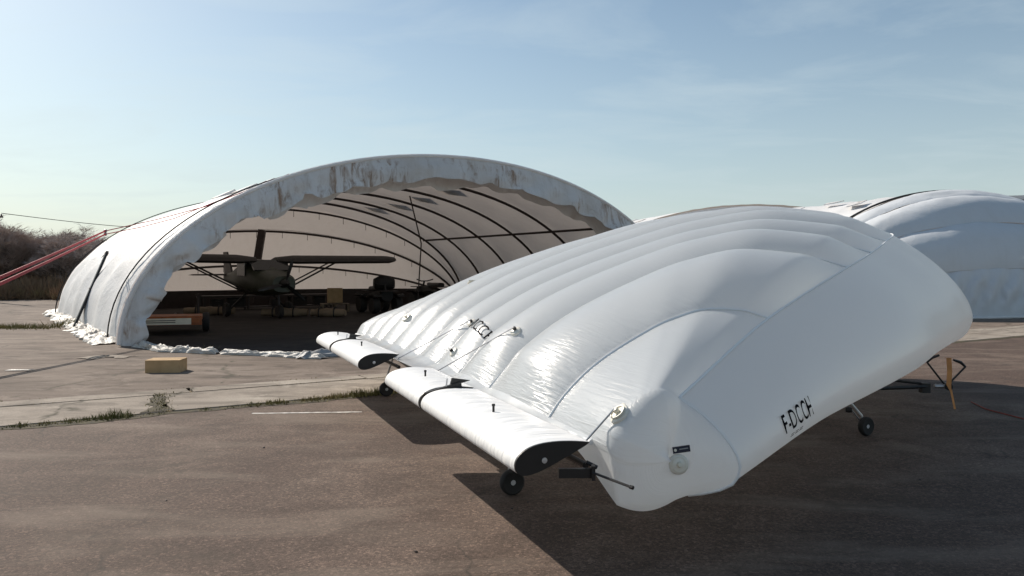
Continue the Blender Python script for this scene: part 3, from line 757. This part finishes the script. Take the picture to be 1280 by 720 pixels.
wheel((.0, 5.80, .098), (-.4, .92, 0), (.0, 5.9, .52), (.25, 5.9, .5))
wheel((3.68, 7.90, .098), (-.45, .9, 0), (3.35, 7.95, .55), (3.42, 7.75, .35))
wheel((-1.72, 10.4, .098), (-.4, .92, 0), (-1.6, 10.3, .58))
wheel((1.2, 11.9, .098), (.85, -.5, 0), (1.2, 11.8, .6))
MB().lathe([(.0, -.03), (.025, -.03), (.03, 0), (.025, .03), (0, .03)], Vector((3.42, 7.72, .30)) - Wv, (1, -.4, 0), 12).build('hub_knob', M['black'], w, True)
# load frame hidden under the film
MB().tube([Vector((0, 5.6, .5)) - Wv, Vector((3.35, 7.9, .53)) - Wv], .02, 8).build('belly_spar', M['black'], w)
MB().tube([Vector((0, 5.6, .5)) - Wv, Vector((-1.6, 10.3, .55)) - Wv, Vector((1.2, 11.8, .57)) - Wv, Vector((3.35, 7.9, .53)) - Wv], .02, 8).build('belly_frame', M['black'], w)

# tow bar with folding handle and orange strap
hub = Vector((5.40, 9.45, .28)) - Wv
tb = MB().tube([Vector((3.6, 9.2, .26)) - Wv, hub + Vector((-.25, -.02, .0))], .026, 8).build('tow_bar', M['black'], w, True)
MB().tube([Vector((3.7, 10.0, .42)) - Wv, hub + Vector((-.3, .02, .03))], .016, 8).build('side_tube', M['black'], tb, True)
MB().box(hub + Vector((-.27, 0, -.02)), (.10, .09, .12)).build('clamp', M['black'], tb)
MB().lathe([(.022, -.15), (.03, -.13), (.024, -.10), (.03, -.07), (.03, -.04), (.02, 0)], hub, (1, 0, 0), 12).build('coupler', M['steel'], tb, True)
MB().lathe([(.0, -.05), (.045, -.05), (.05, 0), (.045, .05), (0, .05)], hub + Vector((0.02, 0, 0)), (.3, 1, 0), 16).build('pivot', M['black'], tb, True)
for sx, top in ((-1, Vector((-.24, 0, .30))), (1, Vector((.25, .02, .24)))):
    e = hub + top
    MB().tube([hub + Vector((sx * .03, 0, .03)), e], .012, 8).build('handle_tube', M['black'], tb, True)
    MB().tube([e, e + Vector((-sx * .06, 0, .055)), e + Vector((-sx * .15, 0, .085))], [.014, .02, .014], 8, flat=1.0).build('handle_grip', M['black'], tb, True)
V = []; F = []
prof = [(-.01, .36), (0, .355), (.01, .20), (.0, .03), (.03, -.06), (.055, -.18), (.075, -.275)]
for i, (x, z) in enumerate(prof):
    wd = .032 if 0 < i < 4 else .014
    if i == 0: wd = .06
    V += [hub + Vector((x - wd, -.06, z)), hub + Vector((x + wd, -.055, z)), hub + Vector((x + wd, -.051, z)), hub + Vector((x - wd, -.056, z))]
    if i:
        for q in range(4): F.append((4 * i - 4 + q, 4 * i - 4 + (q + 1) % 4, 4 * i + (q + 1) % 4, 4 * i + q))
mesh('strap', V, F, M['tape'], tb)
# thin rows of illegible print under the near registration
for dk in (.35, .75):
    V = []; F = []
    for i in range(13):
        s_ = -.908 + .026 * i / 12
        for kk in (82.9 + dk, 83.06 + dk):
            p, n = S(s_, kk); V.append(p + n * .005)
        if i and i % 4: F.append((2 * i - 2, 2 * i, 2 * i + 1, 2 * i - 1))
    mesh('small_print_line', V, F, M['letter'], w)

# ------------------------------------------------------------------ light aircraft in the hangar
def superell(cx, cz, hw, hh, x, n=20, e=2.6):
    P = []
    for i in range(n):
        a = 2 * math.pi * i / n; c, s_ = math.cos(a), math.sin(a)
        P.append((x, cx + hw * math.copysign(abs(c) ** (2 / e), c), cz + hh * math.copysign(abs(s_) ** (2 / e), s_)))
    return P
pl = empty('light_aircraft', (-9.6, 29.2, 0), math.atan2(-.80, .60), label='dark high-wing light aircraft parked inside the open hangar', cat='aircraft'); pl.scale = (1.14, 1.14, .97)
MB().loft([superell(0, 1.30, .30, .30, 2.05), superell(0, 1.30, .42, .40, 1.7), superell(0, 1.34, .52, .48, 1.1)]).build('engine_cowling', M['olive'], pl, True).scale = (1, 1.22, 1)
fus = MB().loft([superell(0, 1.34, .52, .48, 1.1), superell(0, 1.50, .58, .68, .5), superell(0, 1.55, .58, .72, -.4), superell(0, 1.52, .48, .55, -1.3), superell(0, 1.5, .26, .30, -2.6), superell(0, 1.52, .12, .16, -3.9)]).build('fuselage', M['olive'], pl, True); fus.scale = (1, 1.22, 1)
MB().add([(1.02, -.5, 1.80), (1.02, .5, 1.80), (.42, .5, 2.2), (.42, -.5, 2.2), (1.06, -.5, 1.83), (1.06, .5, 1.83), (.46, .5, 2.23), (.46, -.5, 2.23)], [(0, 1, 2, 3), (4, 5, 6, 7), (0, 1, 5, 4), (1, 2, 6, 5), (2, 3, 7, 6), (3, 0, 4, 7)]).build('windscreen', M['glass_dark'], fus)
for sy in (-1, 1):
    MB().box((.05, sy * .59, 1.85), (.8, .02, .5)).build('side_window', M['glass_dark'], fus)
    def wsec(y, c, th, z, dx):
        return [(dx + c * (.5 - x), y, z + t) for x, t in ((0, 0), (.03, .45 * th), (.15, .9 * th), (.35, th), (.7, .55 * th), (1, .02), (.7, -.12 * th), (.35, -.25 * th), (.1, -.3 * th))]
    wg = MB().loft([wsec(sy * .35, .9, .16, 2.18, .1), wsec(sy * .95, 1.5, .27, 2.15, .1), wsec(sy * 4.4, 1.5, .25, 2.2, .1), wsec(sy * 4.75, 1.1, .16, 2.25, .05)]).build('wing', M['planewhite'], pl, True)
    MB().box((-.52, sy * 2.9, 2.22), (.34, 3.2, .05)).build('aileron', M['planewhite'], wg)
    MB().tube([(.35, sy * .5, .95), (.3, sy * 2.6, 2.2)], .035, 6).build('wing_strut', M['planewhite'], pl)
    MB().tube([(-.35, sy * .5, .95), (-.3, sy * 2.6, 2.2)], .03, 6).build('wing_strut', M['planewhite'], pl)
    MB().tube([(-.3, sy * .4, .95), (-.4, sy * .95, .28)], .04, 6).build('gear_leg', M['black'], pl)
    MB().lathe([(.12, -.06), (.24, -.08), (.28, 0), (.24, .08), (.12, .06)], (-.4, sy * 1.05, .28), (0, 1, 0), 20).build('wheel', M['dark'], pl, True)
    MB().loft([[(-3.3, sy * .1, 1.60), (-3.35, sy * .1, 1.68), (-4.15, sy * .1, 1.62)], [(-3.5, sy * 1.35, 1.60), (-3.55, sy * 1.35, 1.66), (-4.15, sy * 1.35, 1.62)]]).build('tailplane', M['planewhite'], pl)
MB().loft([[(-3.2, -.04, 1.6), (-3.2, .04, 1.6), (-4.3, .0, 1.55)], [(-3.9, -.03, 2.65), (-3.9, .03, 2.65), (-4.45, 0, 2.65)]]).build('fin', M['planewhite'], pl)
MB().tube([(1.5, 0, 1.0), (1.65, 0, .28)], .04, 6).build('nose_leg', M['black'], pl)
MB().lathe([(.1, -.06), (.22, -.07), (.26, 0), (.22, .07), (.1, .06)], (1.65, 0, .26), (0, 1, 0), 20).build('wheel', M['dark'], pl, True)
MB().lathe([(.16, 0), (.15, .1), (.08, .22), (0, .28)], (2.05, 0, 1.32), (1, 0, 0), 16).build('spinner', M['black'], pl, True)
for an in (75, 195, 315):
    a = R(an); d = Vector((0, math.cos(a), math.sin(a))); sd_ = Vector((0, -math.sin(a), math.cos(a)))
    secs = []
    for rr, ch, tw in ((.1, .05, .9), (.4, .085, .6), (.75, .07, .35), (.9, .03, .3)):
        o = Vector((2.17, 0, 1.32)) + d * rr; u = (sd_ * math.cos(tw) + Vector((1, 0, 0)) * math.sin(tw)); nn = d.cross(u)
        secs.append([o - u * ch, o + nn * .014, o + u * ch, o - nn * .014])
    MB().loft(secs).build('propeller_blade', M['black'], pl)

# ------------------------------------------------------------------ things stored in the hangar
def at(px, py, d=None):
    d = d or 950 * 1.7 / (py - 340)
    return Vector(((px - 640) / 950 * d, d, 1.7 - (py - 340) * d / 950))
# low orange trailer behind the left foot of the hangar
tr = empty('flat_trailer', (-9.35, 20.6, 0), .35, label='low orange flat trailer with pale striped tailboard near the hangar entrance', cat='trailer')
MB().box((0, .8, .42), (1.75, 2.4, .07)).build('deck', M['orange'], tr, bevel=.01)
MB().box((0, -.42, .40), (1.78, .05, .24)).build('tailboard', M['orange'], tr, bevel=.008)
pnl = MB().box((.05, -.455, .38), (1.15, .02, .17)).build('plate', M['cream'], tr)
for dz in (.028, -.022): MB().box((-.12, -.467, .38 + dz), (.72, .006, .018)).build('stripe', M['black'], pnl)
MB().box((.74, -.46, .39), (.18, .04, .12)).build('tail_light', M['orange'], tr, bevel=.008)
MB().box((-.74, -.46, .39), (.18, .04, .12)).build('tail_light', M['orange'], tr, bevel=.008)
for sx in (-1, 1):
    MB().lathe([(.1, -.08), (.25, -.09), (.28, 0), (.25, .09), (.1, .08)], (sx * .95, .9, .28), (1, 0, 0), 20).build('wheel', M['dark'], tr, True)
MB().tube([(0, 2.0, .38), (0, 3.2, .4)], .04, 8).build('drawbar', M['rib'], tr)
# post with plate foot
po = empty('steel_post', (-10.9, 26.4, 0), label='short dark steel post standing on the hangar floor', cat='post')
MB().tube([(0, 0, 0), (0, 0, .95)], .05, 8).build('pole', M['rib'], po); MB().box((0, 0, .03), (.5, .5, .06)).build('foot', M['rib'], po)
MB().box((0, 0, .9), (.16, .16, .08)).build('cap', M['rib'], po)
# quad bike
def quad(loc, rz, label, sc=1.0):
    q = empty('quad_bike', loc, rz, label=label, cat='quad bike', group='dark vehicles stored at the back of the hangar'); q.scale = (sc,) * 3
    for x in (-.62, .62):
        for y in (-.45, .45):
            ty = MB().lathe([(.12, -.12), (.27, -.13), (.31, -.05), (.31, .05), (.27, .13), (.12, .12)], (x, y, .31), (0, 1, 0), 18).build('tyre', M['dark'], q, True)
            MB().lathe([(0, -.08), (.12, -.09), (.12, .09), (0, .08)], (x, y, .31), (0, 1, 0), 12).build('rim', M['rib'], ty, True)
            MB().loft([[(x + dx * 1.0, y + dy, .62 + (.06 if abs(dx) < .2 else 0)) for dx, dy in ((-.38, -.16), (-.15, -.17), (.15, -.17), (.38, -.16), (.38, .16), (.15, .17), (-.15, .17), (-.38, .16))], [(x + dx * .9, y + dy * .9, .68 + (.06 if abs(dx) < .2 else 0)) for dx, dy in ((-.38, -.16), (-.15, -.17), (.15, -.17), (.38, -.16), (.38, .16), (.15, .17), (-.15, .17), (-.38, .16))]]).build('mudguard', M['dark'], q)
    MB().loft([superell(0, .55, .2, .15, -.8, 12), superell(0, .62, .26, .22, 0, 12), superell(0, .66, .24, .2, .75, 12)]).build('body', M['dark'], q, True)
    MB().loft([superell(0, .90, .17, .09, -.65, 12), superell(0, .88, .2, .11, -.1, 12), superell(0, .92, .12, .08, .15, 12)]).build('seat', M['black'], q, True)
    hb = MB().tube([(.45, -.4, 1.12), (.5, -.15, 1.05), (.5, .15, 1.05), (.45, .4, 1.12)], .025, 6).build('handlebar', M['black'], q, True)
    MB().tube([(.62, 0, .7), (.5, 0, 1.05)], .04, 6).build('steering_column', M['black'], q)
    for x in (-.72, .72): MB().box((x, 0, .82), (.5, .7, .03)).build('rack', M['rib'], q)
    return q
quad((-5.55, 31.8, 0), -1.0, 'dark quad bike parked right of the light aircraft in the hangar', 1.12)
# bulky load on the front rack makes the rounded top
ld = MB().loft([superell(0, 0, .30, .20, -.42, 14), superell(0, .04, .42, .30, -.15, 14), superell(0, .02, .42, .28, .2, 14), superell(0, 0, .3, .2, .42, 14)]).build('sack', M['dark'], None, True)
ld.location = (-5.35, 31.75, 1.22); ld.rotation_euler = (0, 0, .3); tag(ld, 'dark rounded sack heaped on top of the quad bike', 'sack')
gq = quad((-3.9, 36.8, 0), 2.3, 'dark quad bike at the rear right corner inside the hangar, half hidden by the wing', 1.2)
# brown carton on a stack of pallets
cb = empty('shipping_carton', (-7.6, 32.6, .38), .3, label='brown carton stacked on a pallet under the aircraft nose', cat='box')
MB().box((0, 0, .32), (.62, .5, .62)).build('carton', M['card'], cb, bevel=.01); MB().box((0, 0, .633), (.64, .06, .006)).build('packing_tape', M['packtape'], cb)
def pallet(loc, rz, label):
    p = empty('pallet', loc, rz, label=label, cat='pallet')
    for i in range(5): MB().box((0, -.4 + i * .2, .34), (1.2, .13, .025)).build('deck_board', M['wood'], p)
    for x in (-.53, 0, .53): MB().box((x, 0, .265), (.1, .98, .12)).build('bearer', M['wood'], p)
    for x in (-.53, 0, .53): MB().box((x, 0, .10), (.1, .98, .19)).build('bearer', M['wood'], p)
    return p
pallet((-7.6, 32.6, 0), .3, 'wooden pallet under the brown carton in the hangar')
# long pale bundles on the floor
for i, (x, y, L, rz, lab) in enumerate(((-11.9, 29.9, 1.9, .12, 'long pale wrapped bundle on the hangar floor, leftmost of three'), (-8.6, 28.8, 1.7, .05, 'long pale wrapped bundle on the hangar floor under the aircraft, middle of three'), (-6.9, 28.6, 1.3, -.1, 'long pale wrapped bundle on the hangar floor, rightmost of three'))):
    b = empty('wrapped_bundle', (x, y, 0), rz, label=lab, cat='bundle', group='pale bundles on the hangar floor')
    secs = []
    for k in range(13):
        u = k / 12; rr = .17 * (.55 + .45 * math.sin(math.pi * min(max(u, .06), .94)) ** .5) * (1 + .1 * math.sin(k * 2.3 + i))
        secs.append([(-L / 2 + L * u, rr * 1.3 * math.cos(2 * math.pi * j / 12), .17 + rr * math.sin(2 * math.pi * j / 12)) for j in range(12)])
    MB().loft(secs).build('wrapping', M['wood'], b, True)
    for u in (.25, .7): MB().lathe([(.235, -.02), (.24, 0), (.235, .02)], (-L / 2 + L * u, 0, .17), (1, 0, 0), 14).build('tie', M['dark'], b)
# workbench along the back wall
wb = empty('workbench', (-11.2, 35.0, -.0), .62, label='long dark workbench along the rear wall of the hangar', cat='workbench')
MB().box((0, 0, .62), (6.2, .7, .07)).build('top', M['rib'], wb)
for x in (-2.9, -1, 1, 2.9):
    for y in (-.28, .28): MB().box((x, y, .3), (.08, .08, .58)).build('leg', M['rib'], wb)
MB().box((0, .05, .12), (6.0, .5, .05)).build('shelf', M['rib'], wb)
for i, (x, wd, hh) in enumerate(((-2.3, .5, .35), (-1.5, .7, .40), (.3, .4, .3), (1.4, .7, .38), (2.4, .5, .4))):
    c = empty('tool_crate', wb.matrix_basis @ Vector((x, .05, .146)), .62 + .1 * math.sin(i * 3), label=('dark crate on the workbench shelf at the back of the hangar, ' + ('first', 'second', 'third', 'fourth', 'fifth')[i] + ' from left'), cat='crate', group='crates under the workbench')
    MB().box((0, 0, hh / 2), (wd, .42, hh)).build('bin', M['dark'], c, bevel=.01); MB().box((0, -.22, hh * .75), (wd * .4, .02, .04)).build('handle', M['rib'], c)

# ------------------------------------------------------------------ cloth lying on the ground
def crumple(name, path, wid, hgt, mat, label, cat, seed=0, n=110, m=30, group=None):
    path = [Vector(p) for p in path]; V = []; F = []
    seg = [0]
    for a, b in zip(path, path[1:]): seg.append(seg[-1] + (b - a).length)
    def P(d):
        for i in range(len(path) - 1):
            if d <= seg[i + 1] + 1e-6:
                t = (d - seg[i]) / (seg[i + 1] - seg[i]); return path[i] + (path[i + 1] - path[i]) * t, (path[i + 1] - path[i]).normalized()
    org = path[0]
    for i in range(n + 1):
        c, dr = P(seg[-1] * i / n * .9999); sd = Vector((-dr.y, dr.x, 0)); endf = min(1, min(i, n - i) / 4)
        for k in range(m + 1):
            u = k / m * 2 - 1; a = fbm(c.x * 1.3 + seed, c.y * 1.3, u * 1.1, 3); b = fbm(c.x * 2.2 + seed + 9, c.y * 2.2, u * 1.7, 3)
            hh = hgt * (1 - u * u) ** .5 * (.25 + .7 * max(0, 1 - 1.7 * abs(a)) + .30 * max(0, 1 - 2 * abs(b))) * (.25 + .75 * endf)
            q = c + sd * (u * wid / 2 * (.85 + .5 * b)) + dr * a * .12
            V.append(Vector((q.x, q.y, max(.012, hh + .012))) - org)
    F = [(i * (m + 1) + k, (i + 1) * (m + 1) + k, (i + 1) * (m + 1) + k + 1, i * (m + 1) + k + 1) for i in range(n) for k in range(m)]
    o = mesh(name, V, F, mat, None, True); o.location = org; tag(o, label, cat, group); return o
g = lambda px, py: Vector((at(px, py).x, at(px, py).y, 0))
crumple('loose_tarp', [g(70, 390), g(84, 399), g(100, 408)], 1.0, .17, M['tarp'], 'crumpled white tarp edge at the far end of the hangar side', 'tarp', 1)
crumple('loose_tarp', [g(98, 408), g(112, 417), g(124, 425), g(134, 431)], .85, .15, M['tarp'], 'crumpled white tarp edge beside the black plank', 'tarp', 5)
crumple('tarp_roll', [g(174, 434), g(205, 440), g(240, 441), g(272, 443)], .34, .13, M['tarp'], 'crumpled white tarp roll across the hangar entrance', 'tarp', 8)
crumple('tarp_roll', [g(276, 443), g(330, 445), g(405, 449)], .22, .09, M['tarp'], 'flat pale tarp strip across the hangar entrance', 'tarp', 11)
crumple('tarp_scrap', [g(374, 449), g(392, 447), g(430, 444)], .35, .14, M['greytarp'], 'grey tarp scrap near the far control flap', 'tarp', 14, 24, 12)
crumple('tarp_scrap', [g(106, 449), g(130, 446), g(160, 447)], .5, .02, M['slab'], 'thin flat dusty sheet lying before the hangar corner', 'tarp', 17, 24, 12)
# paper scrap
sp_ = g(24, 464); V = [(-.22, -.05, .02), (.2, -.02, .025), (.24, .06, .02), (-.16, .04, .03)]
o = mesh('paper_scrap', V + [(a, b, c - .006) for a, b, c in V], [(0, 1, 2, 3), (7, 6, 5, 4), (0, 4, 5, 1), (1, 5, 6, 2), (2, 6, 7, 3), (3, 7, 4, 0)], M['tarp']); o.location = sp_; tag(o, 'small scrap of white paper on the apron', 'paper')

# black plank leaning on the hangar side
ft = H1.foot + AX * 6.5 - LT * .3; top = H1.pt(7.4, 0, math.asin(2.3 / 5.15), .26)
pk_ = empty('leaning_plank', ft, label='long black plank leaning against the outside of the hangar', cat='plank')
d = top - ft; u = d.normalized(); e1 = AX; e2 = u.cross(e1).normalized()
rotm = Matrix((e1, e2, u)).transposed()
MB().box(d / 2, (.20, .07, d.length), rotm).build('board', M['black'], pk_, bevel=.006)
for f in (.03, .5, .97): MB().box(d * f, (.22, .09, .05), rotm).build('batten', M['rib'], pk_)

# cardboard box on the apron
bx = empty('cardboard_box', g(208, 464.5), .10, label='closed cardboard box lying on the apron before the hangar', cat='box')
MB().box((0, 0, .105), (.56, .40, .21)).build('carton', M['card'], bx, bevel=.006)
for y0, y1 in ((-.2, -.004), (.004, .2)): MB().box((0, (y0 + y1) / 2, .2135), (.564, y1 - y0, .006)).build('lid_flap', M['card'], bx)
MB().box((0, 0, .2175), (.566, .05, .002)).build('packing_tape', M['packtape'], bx)

# ------------------------------------------------------------------ red tether straps and rope
A = Vector((-9.6, 14.0, 1.52)); B = Vector((-10.7, 20.0, 2.74)); Gd = A + (A - B) * 1.22; Gd.z = .02
for i, (da, db, lab) in enumerate(((Vector((0, 0, .055)), Vector((0, 0, .04)), 'upper red webbing strap running up to the hangar roof'), (Vector((.02, 0, -.055)), Vector((.0, 0, -.045)), 'lower red webbing strap running up to the hangar roof'))):
    pts = []
    for k in range(25):
        t = k / 24; p = lerp(Gd + da, B + db, t); p.z -= .06 * math.sin(math.pi * t) * (1 if i else .7) - .0; pts.append(p - Gd)
    end = H1.pt(1.6 + i * 2.2, 0, R(42 - i * 3), .12)
    st = empty('tether_strap', Gd, label=lab, cat='strap', group='red straps tethering the hangar')
    MB().tube(pts, [.06 - .0015 * q for q in range(25)], 6, flat=.3).build('webbing', M['red'], st, True)
    MB().tube([pts[-1], lerp(pts[-1], end - Gd, .5) + Vector((0, 0, -.03)), end - Gd, H1.pt(1.6 + i * 2.0, 0, R(60), .14) - Gd], .012, 5).build('rope', M['red'], st, True)
    MB().lathe([(.04, -.02), (.05, 0), (.04, .02)], pts[-1], (pts[-1] - pts[-2]), 10).build('ring', M['steel'], st)
    MB().tube([(0, i * .1, -.02), (.03, i * .1, .25)], .015, 6).build('ground_stake', M['steel'], st)
# thin red cord on the asphalt at right
pts = [at(1214, 503), at(1232, 512), at(1255, 518), at(1290, 527), at(1340, 545)]
tag(MB().tube([Vector((p.x, p.y, .008)) for p in pts], .007, 5).build('ground_cord', M['red_cord'], None, True), 'thin red cord snaking over the asphalt at right', 'cord')

# ------------------------------------------------------------------ utility poles and wire
P1 = Vector((-28.6, 42, 0)); P2 = Vector((-20.5, 62, 0))
def upole(p, h, lab):
    u_ = empty('utility_pole', p, label=lab, cat='pole')
    MB().tube([(0, 0, 0), (0, 0, h)], [.14, .1], 10).build('mast', M['bark'], u_, True); MB().box((0, 0, h - .25), (.9, .1, .1)).build('crossarm', M['bark'], u_)
    for x in (-.38, .38): MB().lathe([(.03, 0), (.045, .04), (.03, .1), (0, .11)], (x, 0, h - .2), (0, 0, 1), 8).build('insulator', M['rib'], u_)
upole(P1, 5.0, 'utility pole at the left edge before the bare trees'); upole(P2, 5.6, 'utility pole behind the open hangar')
wp = []
for i in range(21):
    q = lerp(P1 + Vector((.38, 0, 4.95)), P2 + Vector((.38, 0, 5.5)), i / 20); q.z -= .55 * math.sin(math.pi * i / 20); wp.append(q)
tag(MB().tube(wp, .018, 4).build('overhead_wire', M['dark'], None), 'thin overhead wire running from the left pole behind the hangar', 'wire')

# ------------------------------------------------------------------ bare trees and brambles
def bare_tree(seed, h):
    rnd = random.Random(seed); tb_ = MB(); V = []; F = []
    def twig(p, d, L):
        sd = d.orthogonal().normalized() * (.009 + .008 * rnd.random()); n = len(V)
        V.extend([p - sd, p + sd, p + d * L]); F.append((n, n + 1, n + 2))
    def grow(p, d, L, r, lev):
        nseg = 3; pts = [p]; rr = [r]
        for i in range(nseg):
            d = (d + Vector((rnd.gauss(0, .14), rnd.gauss(0, .14), rnd.gauss(.05, .08)))).normalized(); p = p + d * L / nseg; pts.append(p); rr.append(r * (1 - .55 * (i + 1) / nseg))
        if lev < 3: tb_.tube(pts, rr, 5 if lev < 2 else 3)
        else:
            for q0, q1 in zip(pts, pts[1:]):
                sd = (q1 - q0).orthogonal().normalized() * r; n = len(V); V.extend([q0 - sd, q0 + sd, q1 + sd * .6, q1 - sd * .6]); F.append((n, n + 1, n + 2, n + 3))
        if lev < 4:
            for k in range(5 if lev else 7):
                f = rnd.uniform(.3, 1); i = min(int(f * nseg), nseg - 1); q = pts[i].lerp(pts[i + 1], f * nseg - i)
                nd = (d * .9 + Vector((rnd.gauss(0, .6), rnd.gauss(0, .6), rnd.gauss(.25, .35)))).normalized(); grow(q, nd, L * rnd.uniform(.45, .72), r * .45, lev + 1)
        else:
            for k in range(6):
                twig(pts[rnd.randrange(1, 4)], (d + Vector((rnd.gauss(0, .7), rnd.gauss(0, .7), rnd.gauss(.1, .5)))).normalized(), rnd.uniform(.15, .5))
    for s_ in range(rnd.choice((1, 2, 2, 3))):
        grow(Vector((rnd.uniform(-.2, .2), rnd.uniform(-.2, .2), -.1)), Vector((rnd.gauss(0, .18), rnd.gauss(0, .18), 1)).normalized(), h * .5, h * .016, 0)
    return tb_, V, F
protos = []
for i in range(4):
    tbm, V, F = bare_tree(40 + i, 5.6)
    tm = bpy.data.meshes.new('trunk'); tm.from_pydata(tbm.v, [], tbm.f); tm.materials.append(M['bark'])
    cm = bpy.data.meshes.new('crown'); cm.from_pydata([tuple(v) for v in V], [], F); cm.materials.append(M['twig'])
    protos.append((tm, cm))
rt = random.Random(5)
tps = []
for i in range(30):
    d_ = rt.uniform(50, 66); px = -70 + i * 6.4 + rt.uniform(-4, 4)
    tps.append(((px - 640) / 950 * d_, d_))
for i in range(10):
    d_ = rt.uniform(62, 75); tps.append(((140 + i * 55 - 640) / 950 * d_, d_))
for i, (x, y) in enumerate(tps):
    e = empty('bare_tree', (x, y, -.03), rt.uniform(0, 6), label='leafless grey-brown tree in the thicket beyond the apron', cat='tree', group='bare trees beyond the apron')
    sc = rt.uniform(.8, 1.12); e.scale = (sc * 1.1, sc * 1.1, sc * .86)
    tm, cm = protos[i % 4]; link(bpy.data.objects.new('trunk', tm), e); link(bpy.data.objects.new('crown', cm), e)
# bramble shrubs at the foot of the trees
bmesh_v = []
def shrub_mesh(seed):
    rnd = random.Random(seed); V = []; F = []
    for k in range(1500):
        a = rnd.uniform(0, 6.28); rr = rnd.random() ** .5; p = Vector((math.cos(a) * rr * 1.3, math.sin(a) * rr * 1.1, 0)); hh = (1.5 - .8 * rr) * rnd.uniform(.3, 1.05)
        q = p + Vector((rnd.gauss(0, .3), rnd.gauss(0, .3), hh)); sd = Vector((rnd.gauss(0, 1), rnd.gauss(0, 1), 0)).normalized() * rnd.uniform(.012, .035)
        p = p.lerp(q, rnd.uniform(0, .6)); n = len(V); V += [p - sd, p + sd, q]; F.append((n, n + 1, n + 2))
    m = bpy.data.meshes.new('canes'); m.from_pydata([tuple(v) for v in V], [], F); m.materials.append(M['bramble']); return m
sms = [shrub_mesh(i) for i in range(3)]
for i in range(46):
    d_ = 46.5 + rt.uniform(0, 9); px = -80 + i * 4.6
    e = empty('bramble_shrub', ((px - 640) / 950 * d_, d_, -.03), rt.uniform(0, 6), label='brown bramble shrub at the foot of the bare trees', cat='shrub', group='bramble shrubs beyond the apron')
    sc = rt.uniform(.85, 1.35); e.scale = (sc, sc, sc * rt.uniform(.9, 1.2)); link(bpy.data.objects.new('canes', sms[i % 3]), e)

# ------------------------------------------------------------------ grass in the joints and verges
class Grass:
    def __init__(s): s.V = []; s.F = []
    def blade(s, x, y, h, z=0):
        a = random.uniform(0, 6.28); w_ = random.uniform(.003, .006) * (1 + y / 18); lean = random.gauss(0, .45) * h, random.gauss(0, .45) * h; n = len(s.V)
        s.V += [(x - w_ * math.cos(a), y - w_ * math.sin(a), z), (x + w_ * math.cos(a), y + w_ * math.sin(a), z), (x + lean[0], y + lean[1], z + h)]; s.F.append((n, n + 1, n + 2))
gr = Grass()
for i in range(20000):                                               # along the asphalt joint, in clumps
    a = random.uniform(-14, 9); n = random.gauss(.03, .06)
    dens = .75 + 1.6 * fbm(a * .8, 3.3, 0, 3) + .8 * fbm(a * 4, 7.1, 0, 2)
    if random.random() < dens: p = gp(a, n); gr.blade(p.x, p.y, random.uniform(.015, .085) * max(.35, dens))
for i in range(260):                                               # transverse joint
    n = random.uniform(.0, 1.6); p = gp(1.7 + n * .12 - .1 + random.gauss(0, .05 + .05 * random.random()), n); gr.blade(p.x, p.y, random.uniform(.008, .028), .018)
for i in range(2500):
    a = random.uniform(-12, 12); n = random.choice((1.52, 2.02)) + random.gauss(0, .02)
    if fbm(a * 1.2, n, 5, 3) > .05: p = gp(a, n); gr.blade(p.x, p.y, random.uniform(.008, .03))
for px, py, rx, h, cnt in ((20, 410, .75, .16, 900), (48, 411, .4, .09, 200), (92, 407, .28, .26, 420), (100, 400, .2, .3, 200), (121, 409, .3, .24, 420), (232, 437, .3, .06, 150)):
    c = g(px, py)
    for i in range(cnt): gr.blade(c.x + random.gauss(0, rx), c.y + random.gauss(0, .3), h * random.uniform(.3, 1.1))
o = mesh('grass', gr.V, gr.F, M['grass']); tag(o, 'dry green grass tufts in the pavement joints', 'grass', kind='stuff')
# verge before the clamshell hangar
sheet('verge', [gp(9, 5.4, .010), gp(60, 3.4, .010), gp(60, 8, .010), gp(9, 8, .010)], M['field'])
gr = Grass()
for i in range(9000):
    a = random.uniform(11, 40); n = random.uniform(4.6, 7.6)
    if fbm(a * .6, n * .8, 1, 3) > -.2: p = gp(a, n); gr.blade(p.x, p.y, random.uniform(.04, .16))
o = mesh('verge_grass', gr.V, gr.F, M['grass']); tag(o, 'dry yellow grass on the verge before the clamshell hangar', 'grass', kind='stuff')
# small stones on the asphalt
def stone(p, r, lab):
    bm_ = bmesh.new(); bmesh.ops.create_icosphere(bm_, subdivisions=1, radius=r)
    for v_ in bm_.verts: v_.co *= 1 + random.uniform(-.25, .25); v_.co.z *= .6
    m_ = bpy.data.meshes.new('stone'); bm_.to_mesh(m_); bm_.free(); m_.materials.append(M['slab'] if r > .02 else M['rib'])
    o_ = link(bpy.data.objects.new('stone', m_)); o_.location = (p.x, p.y, r * .4); tag(o_, lab, 'stone', 'loose stones on the pavement')
for px, py in ((208, 626), (330, 560), (520, 690), (1150, 600), (75, 440), (300, 470), (640, 636), (660, 628)):
    stone(g(px, py), random.uniform(.006, .013), 'small loose stone lying on the pavement')
